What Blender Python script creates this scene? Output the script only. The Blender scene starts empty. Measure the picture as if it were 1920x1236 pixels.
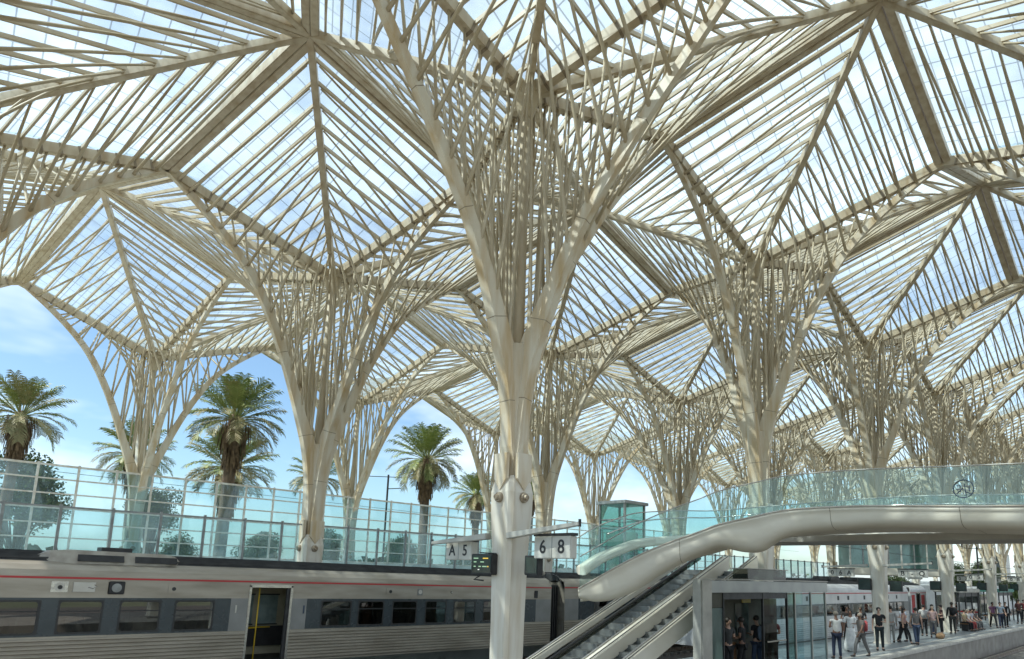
import bpy, bmesh, math, random
from mathutils import Vector, Matrix
random.seed(7)
R = math.radians
sc = bpy.context.scene
col = sc.collection

# ------------------------------------------------------------------ camera
CAM = Vector((-9.962, -10.996, 2.895))
r2 = Vector((0.698812, -0.714761, 0.027924)); u2 = Vector((-0.133823, -0.092288, 0.986699)); f2 = Vector((0.702676, 0.693253, 0.160143))
cd = bpy.data.cameras.new("Camera")
cd.sensor_width = 36.0
cd.lens = 1226.18 / 1920 * 36
cd.shift_x = (960 - 1030.3) / 1920
cd.shift_y = (874.1 - 618) / 1920
cd.clip_end = 3000; cd.clip_start = 0.1
cam = bpy.data.objects.new("Camera", cd); col.objects.link(cam)
m = Matrix((r2, u2, -f2)).transposed().to_4x4(); m.translation = CAM
cam.matrix_world = m
sc.camera = cam

# ------------------------------------------------------------------ light
SUN_AZ = Vector((-0.62, 0.30)).normalized(); SUN_EL = R(50)
world = bpy.data.worlds.new("World"); sc.world = world
world.use_nodes = True
nt = world.node_tree; nt.nodes.clear()
wo = nt.nodes.new("ShaderNodeOutputWorld"); bg = nt.nodes.new("ShaderNodeBackground")
sky = nt.nodes.new("ShaderNodeTexSky"); sky.sky_type = 'NISHITA'; sky.sun_disc = False
sky.sun_elevation = SUN_EL; sky.sun_rotation = math.atan2(SUN_AZ.x, SUN_AZ.y)
sky.air_density = 1.0; sky.dust_density = 1.0; sky.ozone_density = 1.3
tc = nt.nodes.new("ShaderNodeTexCoord"); mp = nt.nodes.new("ShaderNodeMapping")
mp.inputs['Scale'].default_value = (1.0, 1.0, 2.4)
mp.inputs['Location'].default_value = (0.35, 0.1, 0.0)
nz = nt.nodes.new("ShaderNodeTexNoise"); nz.inputs['Scale'].default_value = 2.1; nz.inputs['Detail'].default_value = 5; nz.inputs['Roughness'].default_value = 0.58
cr = nt.nodes.new("ShaderNodeValToRGB"); cr.color_ramp.elements[0].position = 0.45; cr.color_ramp.elements[1].position = 0.80; cr.color_ramp.elements[0].color = (0.03, 0.03, 0.03, 1)
# more cloud towards the right of the view (low y, high x)
dotn = nt.nodes.new("ShaderNodeVectorMath"); dotn.operation = 'DOT_PRODUCT'; dotn.inputs[1].default_value = (0.42, -0.40, 0.82)
addn = nt.nodes.new("ShaderNodeMath"); addn.operation = 'MULTIPLY_ADD'; addn.inputs[1].default_value = 0.17
mixc = nt.nodes.new("ShaderNodeMixRGB"); mixc.inputs['Color2'].default_value = (9.0, 9.5, 10.0, 1)
L_ = nt.links.new
L_(tc.outputs['Generated'], mp.inputs['Vector']); L_(mp.outputs['Vector'], nz.inputs['Vector'])
L_(tc.outputs['Generated'], dotn.inputs[0]); L_(dotn.outputs['Value'], addn.inputs[0]); L_(nz.outputs['Fac'], addn.inputs[2])
L_(addn.outputs[0], cr.inputs['Fac']); L_(cr.outputs['Color'], mixc.inputs['Fac'])
mulc = nt.nodes.new('ShaderNodeMixRGB'); mulc.blend_type = 'MULTIPLY'; mulc.inputs['Fac'].default_value = 1.0; mulc.inputs['Color2'].default_value = (0.80, 0.99, 1.06, 1)
L_(sky.outputs['Color'], mulc.inputs['Color1']); L_(mulc.outputs['Color'], mixc.inputs['Color1']); L_(mixc.outputs['Color'], bg.inputs['Color'])
bg.inputs['Strength'].default_value = 0.125
L_(bg.outputs['Background'], wo.inputs['Surface'])
sd = bpy.data.lights.new("Sun", 'SUN'); sd.energy = 4.2; sd.angle = R(0.5); sd.color = (1.0, 0.95, 0.86)
so = bpy.data.objects.new("Sun", sd); col.objects.link(so)
sdir = Vector((SUN_AZ.x * math.cos(SUN_EL), SUN_AZ.y * math.cos(SUN_EL), math.sin(SUN_EL)))
so.rotation_euler = sdir.to_track_quat('Z', 'Y').to_euler()
so.location = (0, 0, 60)
sc.view_settings.view_transform = 'Standard'; sc.view_settings.look = 'None'
sc.view_settings.exposure = 0.58; sc.view_settings.gamma = 1.0
sc.cycles.max_bounces = 8; sc.cycles.diffuse_bounces = 4; sc.cycles.glossy_bounces = 3
sc.cycles.transmission_bounces = 4; sc.cycles.transparent_max_bounces = 24
sc.cycles.caustics_reflective = False; sc.cycles.caustics_refractive = False
sc.cycles.use_denoising = True

# ------------------------------------------------------------------ materials
def newmat(name):
    mt = bpy.data.materials.new(name); mt.use_nodes = True
    n = mt.node_tree; n.nodes.clear()
    out = n.nodes.new("ShaderNodeOutputMaterial")
    return mt, n, out

def paint(name, c1, c2=None, rough=0.55, metal=0.0, scale=3.0, stretch=(1, 1, 1), lo=0.35, hi=0.7, bump=0.0, bscale=40, spec=0.5, detail=6, obj=True):
    mt, n, out = newmat(name)
    p = n.nodes.new("ShaderNodeBsdfPrincipled"); n.links.new(p.outputs[0], out.inputs[0])
    p.inputs['Roughness'].default_value = rough; p.inputs['Metallic'].default_value = metal
    p.inputs['Specular IOR Level'].default_value = spec
    c2 = c2 or tuple(c * 0.8 for c in c1)
    t = n.nodes.new("ShaderNodeTexCoord"); mp = n.nodes.new("ShaderNodeMapping"); mp.inputs['Scale'].default_value = stretch
    n.links.new(t.outputs['Object'], mp.inputs['Vector'])
    z = n.nodes.new("ShaderNodeTexNoise"); z.inputs['Scale'].default_value = scale; z.inputs['Detail'].default_value = detail
    n.links.new(mp.outputs[0], z.inputs['Vector'])
    r = n.nodes.new("ShaderNodeValToRGB")
    r.color_ramp.elements[0].position = lo; r.color_ramp.elements[1].position = hi
    r.color_ramp.elements[0].color = (*c1, 1); r.color_ramp.elements[1].color = (*c2, 1)
    n.links.new(z.outputs['Fac'], r.inputs['Fac']); n.links.new(r.outputs['Color'], p.inputs['Base Color'])
    rr = n.nodes.new("ShaderNodeMapRange"); rr.inputs['To Min'].default_value = max(0, rough - 0.08); rr.inputs['To Max'].default_value = min(1, rough + 0.12)
    n.links.new(z.outputs['Fac'], rr.inputs['Value']); n.links.new(rr.outputs[0], p.inputs['Roughness'])
    if bump:
        b = n.nodes.new("ShaderNodeBump"); b.inputs['Strength'].default_value = bump; b.inputs['Distance'].default_value = 0.02
        z2 = n.nodes.new("ShaderNodeTexNoise"); z2.inputs['Scale'].default_value = bscale; z2.inputs['Detail'].default_value = 4
        n.links.new(t.outputs['Object'], z2.inputs['Vector'])
        n.links.new(z2.outputs['Fac'], b.inputs['Height']); n.links.new(b.outputs[0], p.inputs['Normal'])
    return mt

def facing(n, a, b=0.035):
    lw = n.nodes.new("ShaderNodeLayerWeight"); lw.inputs['Blend'].default_value = 0.5
    pw = n.nodes.new("ShaderNodeMath"); pw.operation = 'POWER'; pw.inputs[1].default_value = 5.0
    ma = n.nodes.new("ShaderNodeMath"); ma.operation = 'MULTIPLY_ADD'; ma.inputs[1].default_value = a; ma.inputs[2].default_value = b
    n.links.new(lw.outputs['Facing'], pw.inputs[0]); n.links.new(pw.outputs[0], ma.inputs[0]); return ma
def glass(name, tint, gloss=0.08, rough=0.02, haze=0.0, hazecol=(0.8, 0.9, 0.9), dirt=0.0):
    mt, n, out = newmat(name)
    tr = n.nodes.new("ShaderNodeBsdfTransparent"); tr.inputs[0].default_value = (*tint, 1)
    gl = n.nodes.new("ShaderNodeBsdfGlossy"); gl.inputs['Roughness'].default_value = rough
    mul = facing(n, 0.6 * gloss / 0.08, 0.035 if gloss < 0.3 else 0.16)
    base = tr.outputs[0]
    if haze > 0:
        tl = n.nodes.new("ShaderNodeBsdfTranslucent"); tl.inputs[0].default_value = (*hazecol, 1)
        df = n.nodes.new("ShaderNodeBsdfDiffuse"); df.inputs[0].default_value = (*hazecol, 1)
        m2 = n.nodes.new("ShaderNodeMixShader"); m2.inputs[0].default_value = 0.25
        n.links.new(tl.outputs[0], m2.inputs[1]); n.links.new(df.outputs[0], m2.inputs[2])
        m1 = n.nodes.new("ShaderNodeMixShader"); m1.inputs[0].default_value = haze
        t = n.nodes.new("ShaderNodeTexCoord"); z = n.nodes.new("ShaderNodeTexNoise"); z.inputs['Scale'].default_value = 0.9; z.inputs['Detail'].default_value = 6
        mr = n.nodes.new("ShaderNodeMapRange"); mr.inputs['From Min'].default_value = 0.3; mr.inputs['From Max'].default_value = 0.7
        mr.inputs['To Min'].default_value = haze * (1 - dirt); mr.inputs['To Max'].default_value = haze * (1 + dirt)
        n.links.new(t.outputs['Object'], z.inputs['Vector']); oi = n.nodes.new("ShaderNodeObjectInfo"); rm = n.nodes.new("ShaderNodeMath"); rm.operation = 'MULTIPLY_ADD'; rm.inputs[1].default_value = 1.1; rm.inputs[2].default_value = 0.4
        n.links.new(oi.outputs['Random'], rm.inputs[0]); pm = n.nodes.new("ShaderNodeMath"); pm.operation = 'MULTIPLY'; n.links.new(rm.outputs[0], pm.inputs[1]); n.links.new(mr.outputs[0], pm.inputs[0])
        n.links.new(z.outputs['Fac'], mr.inputs['Value']); n.links.new(pm.outputs[0], m1.inputs[0])
        n.links.new(tr.outputs[0], m1.inputs[1]); n.links.new(m2.outputs[0], m1.inputs[2])
        base = m1.outputs[0]
    mx = n.nodes.new("ShaderNodeMixShader")
    n.links.new(mul.outputs[0], mx.inputs[0]); n.links.new(base, mx.inputs[1]); n.links.new(gl.outputs[0], mx.inputs[2])
    n.links.new(mx.outputs[0], out.inputs[0])
    return mt

def roofglass():
    mt, n, out = newmat("roof_glass")
    uv = n.nodes.new("ShaderNodeUVMap"); uv.uv_map = "UVMap"
    br = n.nodes.new("ShaderNodeTexBrick")
    br.inputs['Scale'].default_value = 1.0; br.inputs['Mortar Size'].default_value = 0.02; br.inputs['Mortar Smooth'].default_value = 0.1
    br.inputs['Brick Width'].default_value = 0.62; br.inputs['Row Height'].default_value = 0.55; br.offset = 0.0
    br.inputs['Color1'].default_value = (0.0, 0, 0, 1); br.inputs['Color2'].default_value = (1, 1, 1, 1); br.inputs['Bias'].default_value = 0.0
    n.links.new(uv.outputs[0], br.inputs['Vector'])
    t = n.nodes.new("ShaderNodeTexCoord"); z = n.nodes.new("ShaderNodeTexNoise"); z.inputs['Scale'].default_value = 0.7; z.inputs['Detail'].default_value = 7
    n.links.new(t.outputs['Object'], z.inputs['Vector'])
    # haze varies per pane and with dirt
    a1 = n.nodes.new("ShaderNodeMath"); a1.operation = 'MULTIPLY_ADD'; a1.inputs[1].default_value = 0.07
    rgb = n.nodes.new("ShaderNodeRGBToBW"); n.links.new(br.outputs['Color'], rgb.inputs[0])
    mr = n.nodes.new("ShaderNodeMapRange"); mr.inputs['From Min'].default_value = 0.3; mr.inputs['From Max'].default_value = 0.75
    mr.inputs['To Min'].default_value = 0.15; mr.inputs['To Max'].default_value = 0.31
    n.links.new(z.outputs['Fac'], mr.inputs['Value']); n.links.new(rgb.outputs[0], a1.inputs[0]); n.links.new(mr.outputs[0], a1.inputs[2])
    tr = n.nodes.new("ShaderNodeBsdfTransparent"); tr.inputs[0].default_value = (0.80, 0.915, 0.945, 1)
    z3 = n.nodes.new("ShaderNodeTexNoise"); z3.inputs['Scale'].default_value = 0.55; z3.inputs['Detail'].default_value = 9; z3.inputs['Roughness'].default_value = 0.65; z3.inputs['Distortion'].default_value = 0.8
    n.links.new(t.outputs['Object'], z3.inputs['Vector'])
    tr_ = n.nodes.new("ShaderNodeValToRGB"); tr_.color_ramp.elements[0].position = 0.54; tr_.color_ramp.elements[1].position = 0.68
    tr_.color_ramp.elements[0].color = (0.74, 0.865, 0.90, 1); tr_.color_ramp.elements[1].color = (0.52, 0.64, 0.70, 1)
    n.links.new(z3.outputs['Fac'], tr_.inputs['Fac']); n.links.new(tr_.outputs['Color'], tr.inputs[0])
    tl = n.nodes.new("ShaderNodeBsdfTranslucent"); tl.inputs[0].default_value = (0.74, 0.83, 0.86, 1)
    m1 = n.nodes.new("ShaderNodeMixShader"); n.links.new(a1.outputs[0], m1.inputs[0]); n.links.new(tr.outputs[0], m1.inputs[1]); n.links.new(tl.outputs[0], m1.inputs[2])
    dk = n.nodes.new("ShaderNodeBsdfDiffuse"); dk.inputs[0].default_value = (0.30, 0.33, 0.33, 1)
    fm = n.nodes.new("ShaderNodeMath"); fm.operation = 'MULTIPLY'; fm.inputs[1].default_value = 0.5
    n.links.new(br.outputs['Fac'], fm.inputs[0])
    m2 = n.nodes.new("ShaderNodeMixShader"); n.links.new(fm.outputs[0], m2.inputs[0]); n.links.new(m1.outputs[0], m2.inputs[1]); n.links.new(dk.outputs[0], m2.inputs[2])
    gl = n.nodes.new("ShaderNodeBsdfGlossy"); gl.inputs['Roughness'].default_value = 0.05
    fr = facing(n, 0.35, 0.03)
    m3 = n.nodes.new("ShaderNodeMixShader"); n.links.new(fr.outputs[0], m3.inputs[0]); n.links.new(m2.outputs[0], m3.inputs[1]); n.links.new(gl.outputs[0], m3.inputs[2])
    n.links.new(m3.outputs[0], out.inputs[0])
    return mt

def emit(name, c, s):
    mt, n, out = newmat(name); e = n.nodes.new("ShaderNodeEmission"); e.inputs[0].default_value = (*c, 1); e.inputs[1].default_value = s
    n.links.new(e.outputs[0], out.inputs[0]); return mt

M = {}
M['steel'] = paint("canopy_steel", (0.62, 0.54, 0.405), (0.40, 0.295, 0.17), 0.45, 0, 1.3, (3.0, 3.0, 0.45), 0.40, 0.80)
M['rib'] = paint("rib_steel", (0.66, 0.59, 0.47), (0.50, 0.35, 0.175), 0.45, 0, 1.6, (2.2, 2.2, 0.3), 0.40, 0.70, 0.05, 12)
M['purlin'] = paint("purlin_steel", (0.60, 0.52, 0.39), (0.41, 0.32, 0.19), 0.5, 0, 0.8, (1, 1, 1), 0.38, 0.75)
M['pillar'] = paint("pillar_paint", (0.67, 0.62, 0.53), (0.50, 0.40, 0.27), 0.5, 0, 1.8, (3, 3, 0.4), 0.45, 0.85, 0.04, 25)
M['joint'] = paint("weld_joint", (0.33, 0.27, 0.19), (0.20, 0.15, 0.10), 0.6, 0, 6)
M['bolt'] = paint("bolt_metal", (0.42, 0.35, 0.26), (0.22, 0.16, 0.1), 0.5, 0.4, 9)
M['roof'] = roofglass()
M['teal'] = glass("teal_glass", (0.83, 0.925, 0.945), 0.10, 0.02, 0.05, (0.58, 0.76, 0.79), 0.7)
M['tealdeep'] = glass("bridge_glass", (0.865, 0.95, 0.95), 0.08, 0.02, 0.045, (0.58, 0.82, 0.81), 0.6)
M['clear'] = glass("clear_glass", (0.62, 0.74, 0.72), 0.10, 0.01)
M['traing'] = glass("train_glass", (0.30, 0.34, 0.33), 0.31, 0.015)
M['liftg'] = glass("lift_glass", (0.66, 0.82, 0.78), 0.14, 0.02, 0.08, (0.4, 0.6, 0.55), 0.5)
M['dkglass'] = glass("smoked_glass", (0.30, 0.34, 0.32), 0.12, 0.01)
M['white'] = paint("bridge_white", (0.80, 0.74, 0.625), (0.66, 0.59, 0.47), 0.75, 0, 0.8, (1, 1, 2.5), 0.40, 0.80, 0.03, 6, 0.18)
M['whitecap'] = paint("coping_stone", (0.62, 0.57, 0.50), (0.45, 0.38, 0.31), 0.6, 0, 2.5)
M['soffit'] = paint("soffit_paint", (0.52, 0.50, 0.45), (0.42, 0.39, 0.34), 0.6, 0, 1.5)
M['concrete'] = paint("concrete", (0.36, 0.33, 0.285), (0.24, 0.22, 0.19), 0.8, 0, 1.5, bump=0.15, bscale=30)
M['palecon'] = paint("pale_concrete", (0.62, 0.63, 0.60), (0.50, 0.51, 0.48), 0.75, 0, 1.2, bump=0.1)
M['ballast'] = paint("ballast", (0.19, 0.17, 0.15), (0.07, 0.06, 0.055), 0.95, 0, 26, bump=1.0, bscale=18, lo=0.3, hi=0.65)
M['earth'] = paint("earth", (0.20, 0.21, 0.12), (0.12, 0.13, 0.07), 0.95, 0, 0.08)
M['rail'] = paint("rail_steel", (0.45, 0.40, 0.36), (0.22, 0.14, 0.09), 0.35, 0.8, 6)
M['sleeper'] = paint("sleeper", (0.30, 0.28, 0.25), (0.18, 0.16, 0.14), 0.85, 0, 6)
M['postgrey'] = paint("post_grey", (0.30, 0.31, 0.30), (0.20, 0.20, 0.19), 0.4, 0.5, 5)
M['postwhite'] = paint("post_white", (0.72, 0.70, 0.64), (0.52, 0.45, 0.36), 0.5, 0, 4)
M['train'] = paint("train_silver", (0.40, 0.36, 0.30), (0.27, 0.24, 0.19), 0.38, 0.5, 1.2, (0.6, 1, 3), 0.35, 0.7)
M['trainwhite'] = paint("train_white", (0.66, 0.65, 0.64), (0.54, 0.53, 0.52), 0.35, 0.1, 1.5)
M['band'] = paint("window_band", (0.055, 0.068, 0.075), (0.04, 0.05, 0.055), 0.25, 0.1, 2)
M['panelgrey'] = paint("panel_grey", (0.25, 0.25, 0.24), (0.20, 0.20, 0.19), 0.4, 0.2, 2)
M['window'] = paint("train_window", (0.030, 0.036, 0.034), (0.085, 0.095, 0.09), 0.06, 0.0, 1.1, (1, 1, 2.2), 0.46, 0.62, 0, spec=0.9)
M['blind'] = paint("window_blind", (0.16, 0.15, 0.12), (0.10, 0.095, 0.08), 0.6, 0, 4)
M['roofdark'] = paint("train_roof", (0.055, 0.056, 0.055), (0.03, 0.03, 0.03), 0.6, 0.2, 3)
M['red'] = paint("red_stripe", (0.48, 0.03, 0.035), (0.38, 0.03, 0.03), 0.4, 0, 3)
M['dark'] = paint("dark_metal", (0.035, 0.035, 0.036), (0.02, 0.02, 0.02), 0.5, 0.2, 5)
M['rubber'] = paint("black_rubber", (0.015, 0.015, 0.015), (0.03, 0.03, 0.03), 0.45, 0, 6)
M['cream'] = paint("cream_interior", (0.42, 0.39, 0.28), (0.32, 0.29, 0.2), 0.5, 0, 3)
M['yellow'] = paint("yellow_pole", (0.70, 0.48, 0.04), (0.6, 0.4, 0.03), 0.35, 0, 3)
M['beige'] = paint("beige_housing", (0.40, 0.37, 0.31), (0.26, 0.23, 0.19), 0.6, 0, 4)
M['navy'] = paint("navy_paint", (0.03, 0.05, 0.09), (0.02, 0.04, 0.07), 0.4)
M['offwhite'] = paint("sign_white", (0.58, 0.56, 0.50), (0.48, 0.45, 0.39), 0.5, 0, 3)
M['ink'] = paint("sign_ink", (0.015, 0.016, 0.018), (0.02, 0.02, 0.02), 0.5)
M['screen'] = paint("screen_glass", (0.012, 0.03, 0.028), (0.02, 0.04, 0.036), 0.12, 0, 2)
M['ledgreen'] = emit("screen_green", (0.45, 0.75, 0.5), 0.55)
M['ledyellow'] = emit("screen_yellow", (0.9, 0.65, 0.12), 0.7)
M['ledwhite'] = emit("screen_white", (0.8, 0.9, 0.85), 0.8)
M['chrome'] = paint("brushed_steel", (0.60, 0.58, 0.54), (0.40, 0.38, 0.35), 0.22, 0.9, 3, (1, 1, 6))
M['frame'] = paint("kiosk_frame", (0.48, 0.46, 0.41), (0.36, 0.34, 0.30), 0.45, 0.2, 3)
M['fascia'] = paint("kiosk_fascia", (0.34, 0.35, 0.34), (0.26, 0.27, 0.27), 0.35, 0.4, 1.2)
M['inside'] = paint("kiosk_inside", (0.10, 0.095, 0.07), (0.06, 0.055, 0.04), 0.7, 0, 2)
M['wood'] = paint("counter_wood", (0.20, 0.10, 0.04), (0.12, 0.06, 0.03), 0.45, 0, 3, (1, 8, 8))
M['frost'] = glass("frosted_panel", (0.35, 0.42, 0.40), 0.08, 0.1, 0.45, (0.55, 0.66, 0.64), 0.2)
M['floor'] = paint("platform_paving", (0.33, 0.36, 0.36), (0.24, 0.265, 0.27), 0.32, 0, 1.6, (1, 1, 1), 0.35, 0.7, 0.05, 30)
M['edge'] = paint("edge_stone", (0.55, 0.52, 0.46), (0.42, 0.39, 0.34), 0.6, 0, 3)
M['palmtrunk'] = paint("palm_trunk", (0.17, 0.12, 0.08), (0.07, 0.05, 0.035), 0.95, 0, 5, (1, 1, 0.4), bump=1.0, bscale=9)
M['skirt'] = paint("dead_frond", (0.20, 0.135, 0.075), (0.09, 0.06, 0.04), 0.9, 0, 4)
M['frond'] = paint("palm_frond", (0.13, 0.185, 0.05), (0.27, 0.30, 0.10), 0.5, 0, 2.2)
M['frondold'] = paint("palm_frond_old", (0.16, 0.17, 0.065), (0.28, 0.24, 0.11), 0.55, 0, 2.2)
M['bark'] = paint("bark", (0.11, 0.085, 0.06), (0.06, 0.045, 0.03), 0.95, 0, 6)
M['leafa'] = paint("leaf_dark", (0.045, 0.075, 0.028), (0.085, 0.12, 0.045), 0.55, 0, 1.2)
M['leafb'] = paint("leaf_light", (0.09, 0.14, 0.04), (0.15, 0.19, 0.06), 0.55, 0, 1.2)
M['skin1'] = paint("skin_light", (0.52, 0.32, 0.23), (0.46, 0.27, 0.19), 0.5)
M['skin2'] = paint("skin_brown", (0.20, 0.10, 0.06), (0.16, 0.08, 0.05), 0.5)
M['hairdk'] = paint("hair_dark", (0.02, 0.015, 0.012), (0.04, 0.03, 0.02), 0.5, 0, 30)
M['hairgrey'] = paint("hair_grey", (0.33, 0.28, 0.22), (0.22, 0.18, 0.14), 0.6, 0, 30)
M['shoe'] = paint("shoe", (0.025, 0.02, 0.02), (0.05, 0.04, 0.035), 0.5)
def cloth(c): 
    k = "cloth_%02d%02d%02d" % tuple(int(x * 99) for x in c)
    if k not in M: M[k] = paint("fabric", c, tuple(x * 0.72 for x in c), 0.85, 0, 7)
    return M[k]

# ------------------------------------------------------------------ mesh builder
class MB:
    def __init__(s): s.v = []; s.f = []; s.uv = None; s.mi = []
    def paint_from(s, i0, k): s.mi += [0] * (i0 - len(s.mi)) + [k] * (len(s.f) - i0)
    def quad(s, a, b, c, d): i = len(s.v); s.v += [tuple(a), tuple(b), tuple(c), tuple(d)]; s.f.append((i, i + 1, i + 2, i + 3))
    def tri(s, a, b, c): i = len(s.v); s.v += [tuple(a), tuple(b), tuple(c)]; s.f.append((i, i + 1, i + 2))
    def rings(s, rings, cap=True, close=True):
        n = len(rings[0]); b = len(s.v)
        for r in rings: s.v += [tuple(p) for p in r]
        for i in range(len(rings) - 1):
            for j in range(n if close else n - 1):
                k = (j + 1) % n
                s.f.append((b + i * n + j, b + i * n + k, b + (i + 1) * n + k, b + (i + 1) * n + j))
        if cap and close:
            s.f.append(tuple(b + j for j in reversed(range(n)))); s.f.append(tuple(b + (len(rings) - 1) * n + j for j in range(n)))
        return s
    def box(s, x0, x1, y0, y1, z0, z1):
        return s.rings([[(x0, y0, z), (x1, y0, z), (x1, y1, z), (x0, y1, z)] for z in (z0, z1)])
    def beam(s, p, q, w, h, up=(0, 0, 1), w2=None, h2=None, dz=0.0):
        p = Vector(p); q = Vector(q); d = (q - p).normalized(); u = Vector(up); sx = d.cross(u)
        if sx.length < 1e-4: sx = d.cross(Vector((1, 0, 0)))
        sx.normalize(); uu = sx.cross(d).normalized()
        w2 = w if w2 is None else w2; h2 = h if h2 is None else h2
        rr = []
        for c, a, b in ((p, w, h), (q, w2, h2)):
            c = c + uu * dz
            rr.append([c - sx * a / 2 - uu * b / 2, c + sx * a / 2 - uu * b / 2, c + sx * a / 2 + uu * b / 2, c - sx * a / 2 + uu * b / 2])
        return s.rings(rr)
    def tube(s, pts, rad, n=6, cap=True):
        pts = [Vector(p) for p in pts]; rr = []
        rad = rad if isinstance(rad, (list, tuple)) else [rad] * len(pts)
        up = Vector((0.31, 0.17, 0.94)); prev = None
        for i, p in enumerate(pts):
            d = (pts[min(i + 1, len(pts) - 1)] - pts[max(i - 1, 0)]).normalized()
            if prev is None:
                sx = d.cross(up)
                if sx.length < 0.1: sx = d.cross(Vector((1, 0, 0)))
            else: sx = prev - d * prev.dot(d)
            sx.normalize(); prev = sx; uu = sx.cross(d)
            rr.append([p + (sx * math.cos(2 * math.pi * k / n) + uu * math.sin(2 * math.pi * k / n)) * rad[i] for k in range(n)])
        return s.rings(rr, cap)
    def cyl(s, c, r, z0, z1, n=16, r2_=None):
        r2_ = r if r2_ is None else r2_
        return s.rings([[(c[0] + rr * math.cos(2 * math.pi * k / n), c[1] + rr * math.sin(2 * math.pi * k / n), z) for k in range(n)] for rr, z in ((r, z0), (r2_, z1))])
    def disc(s, c, axis, r, t, n=16):
        a = Vector(axis).normalized(); return s.tube([Vector(c), Vector(c) + a * t], r, n)
    def ball(s, c, r, n=8, m_=5):
        c = Vector(c); r = r if isinstance(r, (tuple, list)) else (r, r, r)
        rr = []
        for i in range(m_ + 1):
            a = -math.pi / 2 + math.pi * (i + 0.02) / (m_ + 0.04)
            rr.append([(c.x + r[0] * math.cos(a) * math.cos(2 * math.pi * k / n), c.y + r[1] * math.cos(a) * math.sin(2 * math.pi * k / n), c.z + r[2] * math.sin(a)) for k in range(n)])
        return s.rings(rr)
    def mesh(s, name, mat, smooth=False, bevel=0):
        me = bpy.data.meshes.new(name); me.from_pydata(s.v, [], s.f)
        for mm in (mat if isinstance(mat, (list, tuple)) else [mat]): me.materials.append(mm)
        if s.uv:
            ul = me.uv_layers.new(name="UVMap")
            for i, c in enumerate(s.uv): ul.data[i].uv = c
        if s.mi:
            for i, k in enumerate(s.mi): me.polygons[i].material_index = k
        me.validate()
        bm = bmesh.new(); bm.from_mesh(me); bmesh.ops.recalc_face_normals(bm, faces=bm.faces)
        if bevel: bmesh.ops.bevel(bm, geom=[e for e in bm.edges if len(e.link_faces) == 2 and e.calc_face_angle(0) > 0.6], offset=bevel, segments=2, affect='EDGES', clamp_overlap=True)
        bm.to_mesh(me); bm.free()
        if smooth: me.polygons.foreach_set('use_smooth', [True] * len(me.polygons))
        me.update(); return me
    def build(s, name, mat, parent=None, smooth=False, bevel=0):
        return link(name, s.mesh(name, mat, smooth, bevel), parent)

def link(name, data, parent=None):
    o = bpy.data.objects.new(name, data); col.objects.link(o)
    if parent is not None: o.parent = parent
    return o
def tag(o, label=None, cat=None, group=None, kind=None):
    if label: o['label'] = label
    if cat: o['category'] = cat
    if group: o['group'] = group
    if kind: o['kind'] = kind
    return o
def empty(name, loc, label=None, cat=None, group=None, rz=0.0):
    o = link(name, None); o.location = loc; o.rotation_euler = (0, 0, rz); o.empty_display_size = 0.3
    return tag(o, label, cat, group)
def struct(o): o['kind'] = 'structure'; return o
def kids(o): return [c for c in o.children]
def copy_tree(o, parent=None):
    c = o.copy(); col.objects.link(c); c.parent = parent
    for ch in o.children: copy_tree(ch, c)
    return c
TMP = bpy.data.scenes.new("workshop")
def evaluated_mesh(o):
    TMP.collection.objects.link(o); 
    with bpy.context.temp_override(scene=TMP, view_layer=TMP.view_layers[0]):
        dg = bpy.context.evaluated_depsgraph_get(); dg.update()
    return bpy.data.meshes.new_from_object(o.evaluated_get(dg))
def text(body, size, loc, rot, mat, parent, name="lettering", depth=0.004):
    cu = bpy.data.curves.new("txt", 'FONT'); cu.body = body; cu.size = size; cu.align_x = 'CENTER'; cu.align_y = 'CENTER'; cu.extrude = depth; cu.offset = size * 0.012
    t = bpy.data.objects.new("txt", cu); me = evaluated_mesh(t)
    bpy.data.objects.remove(t); me.name = name; me.materials.clear(); me.materials.append(mat)
    o = link(name, me, parent); o.location = loc; o.rotation_euler = rot; return o
FACE_MX = (R(90), 0, R(-90))      # text readable from the -X side
FACE_MY = (R(90), 0, 0)           # text readable from the -Y side

# ------------------------------------------------------------------ ground, tracks, platforms
g = MB(); g.quad((-900, -900, -7.0), (1500, -900, -7.0), (1500, 1500, -7.0), (-900, 1500, -7.0)); struct(g.build('ground', M['earth']))
g = MB(); g.box(-40, 260, -40, 11.6, -2.2, -1.15); struct(g.build('track_bed', M['ballast']))
g = MB(); g.box(-40, 260, -1.62, 2.38, -1.15, 0.0); struct(g.build('platform', M['floor'], bevel=0.0))
g = MB(); g.box(-40, 260, -1.98, -1.62, -0.13, 0.006); struct(g.build('platform_edge', M['edge'], bevel=0.02))
g = MB(); g.box(-40, 260, -1.90, -1.62, -1.15, -0.134); struct(g.build('platform_wall', M['concrete']))
g = MB(); g.box(-40, 260, -16.5, -9.4, -1.15, -0.1); struct(g.build('near_platform', M['concrete']))
g = MB(); g.box(-40, 260, 11.75, 29.2, -7, 2.62); struct(g.build('upper_deck', M['palecon']))
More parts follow.
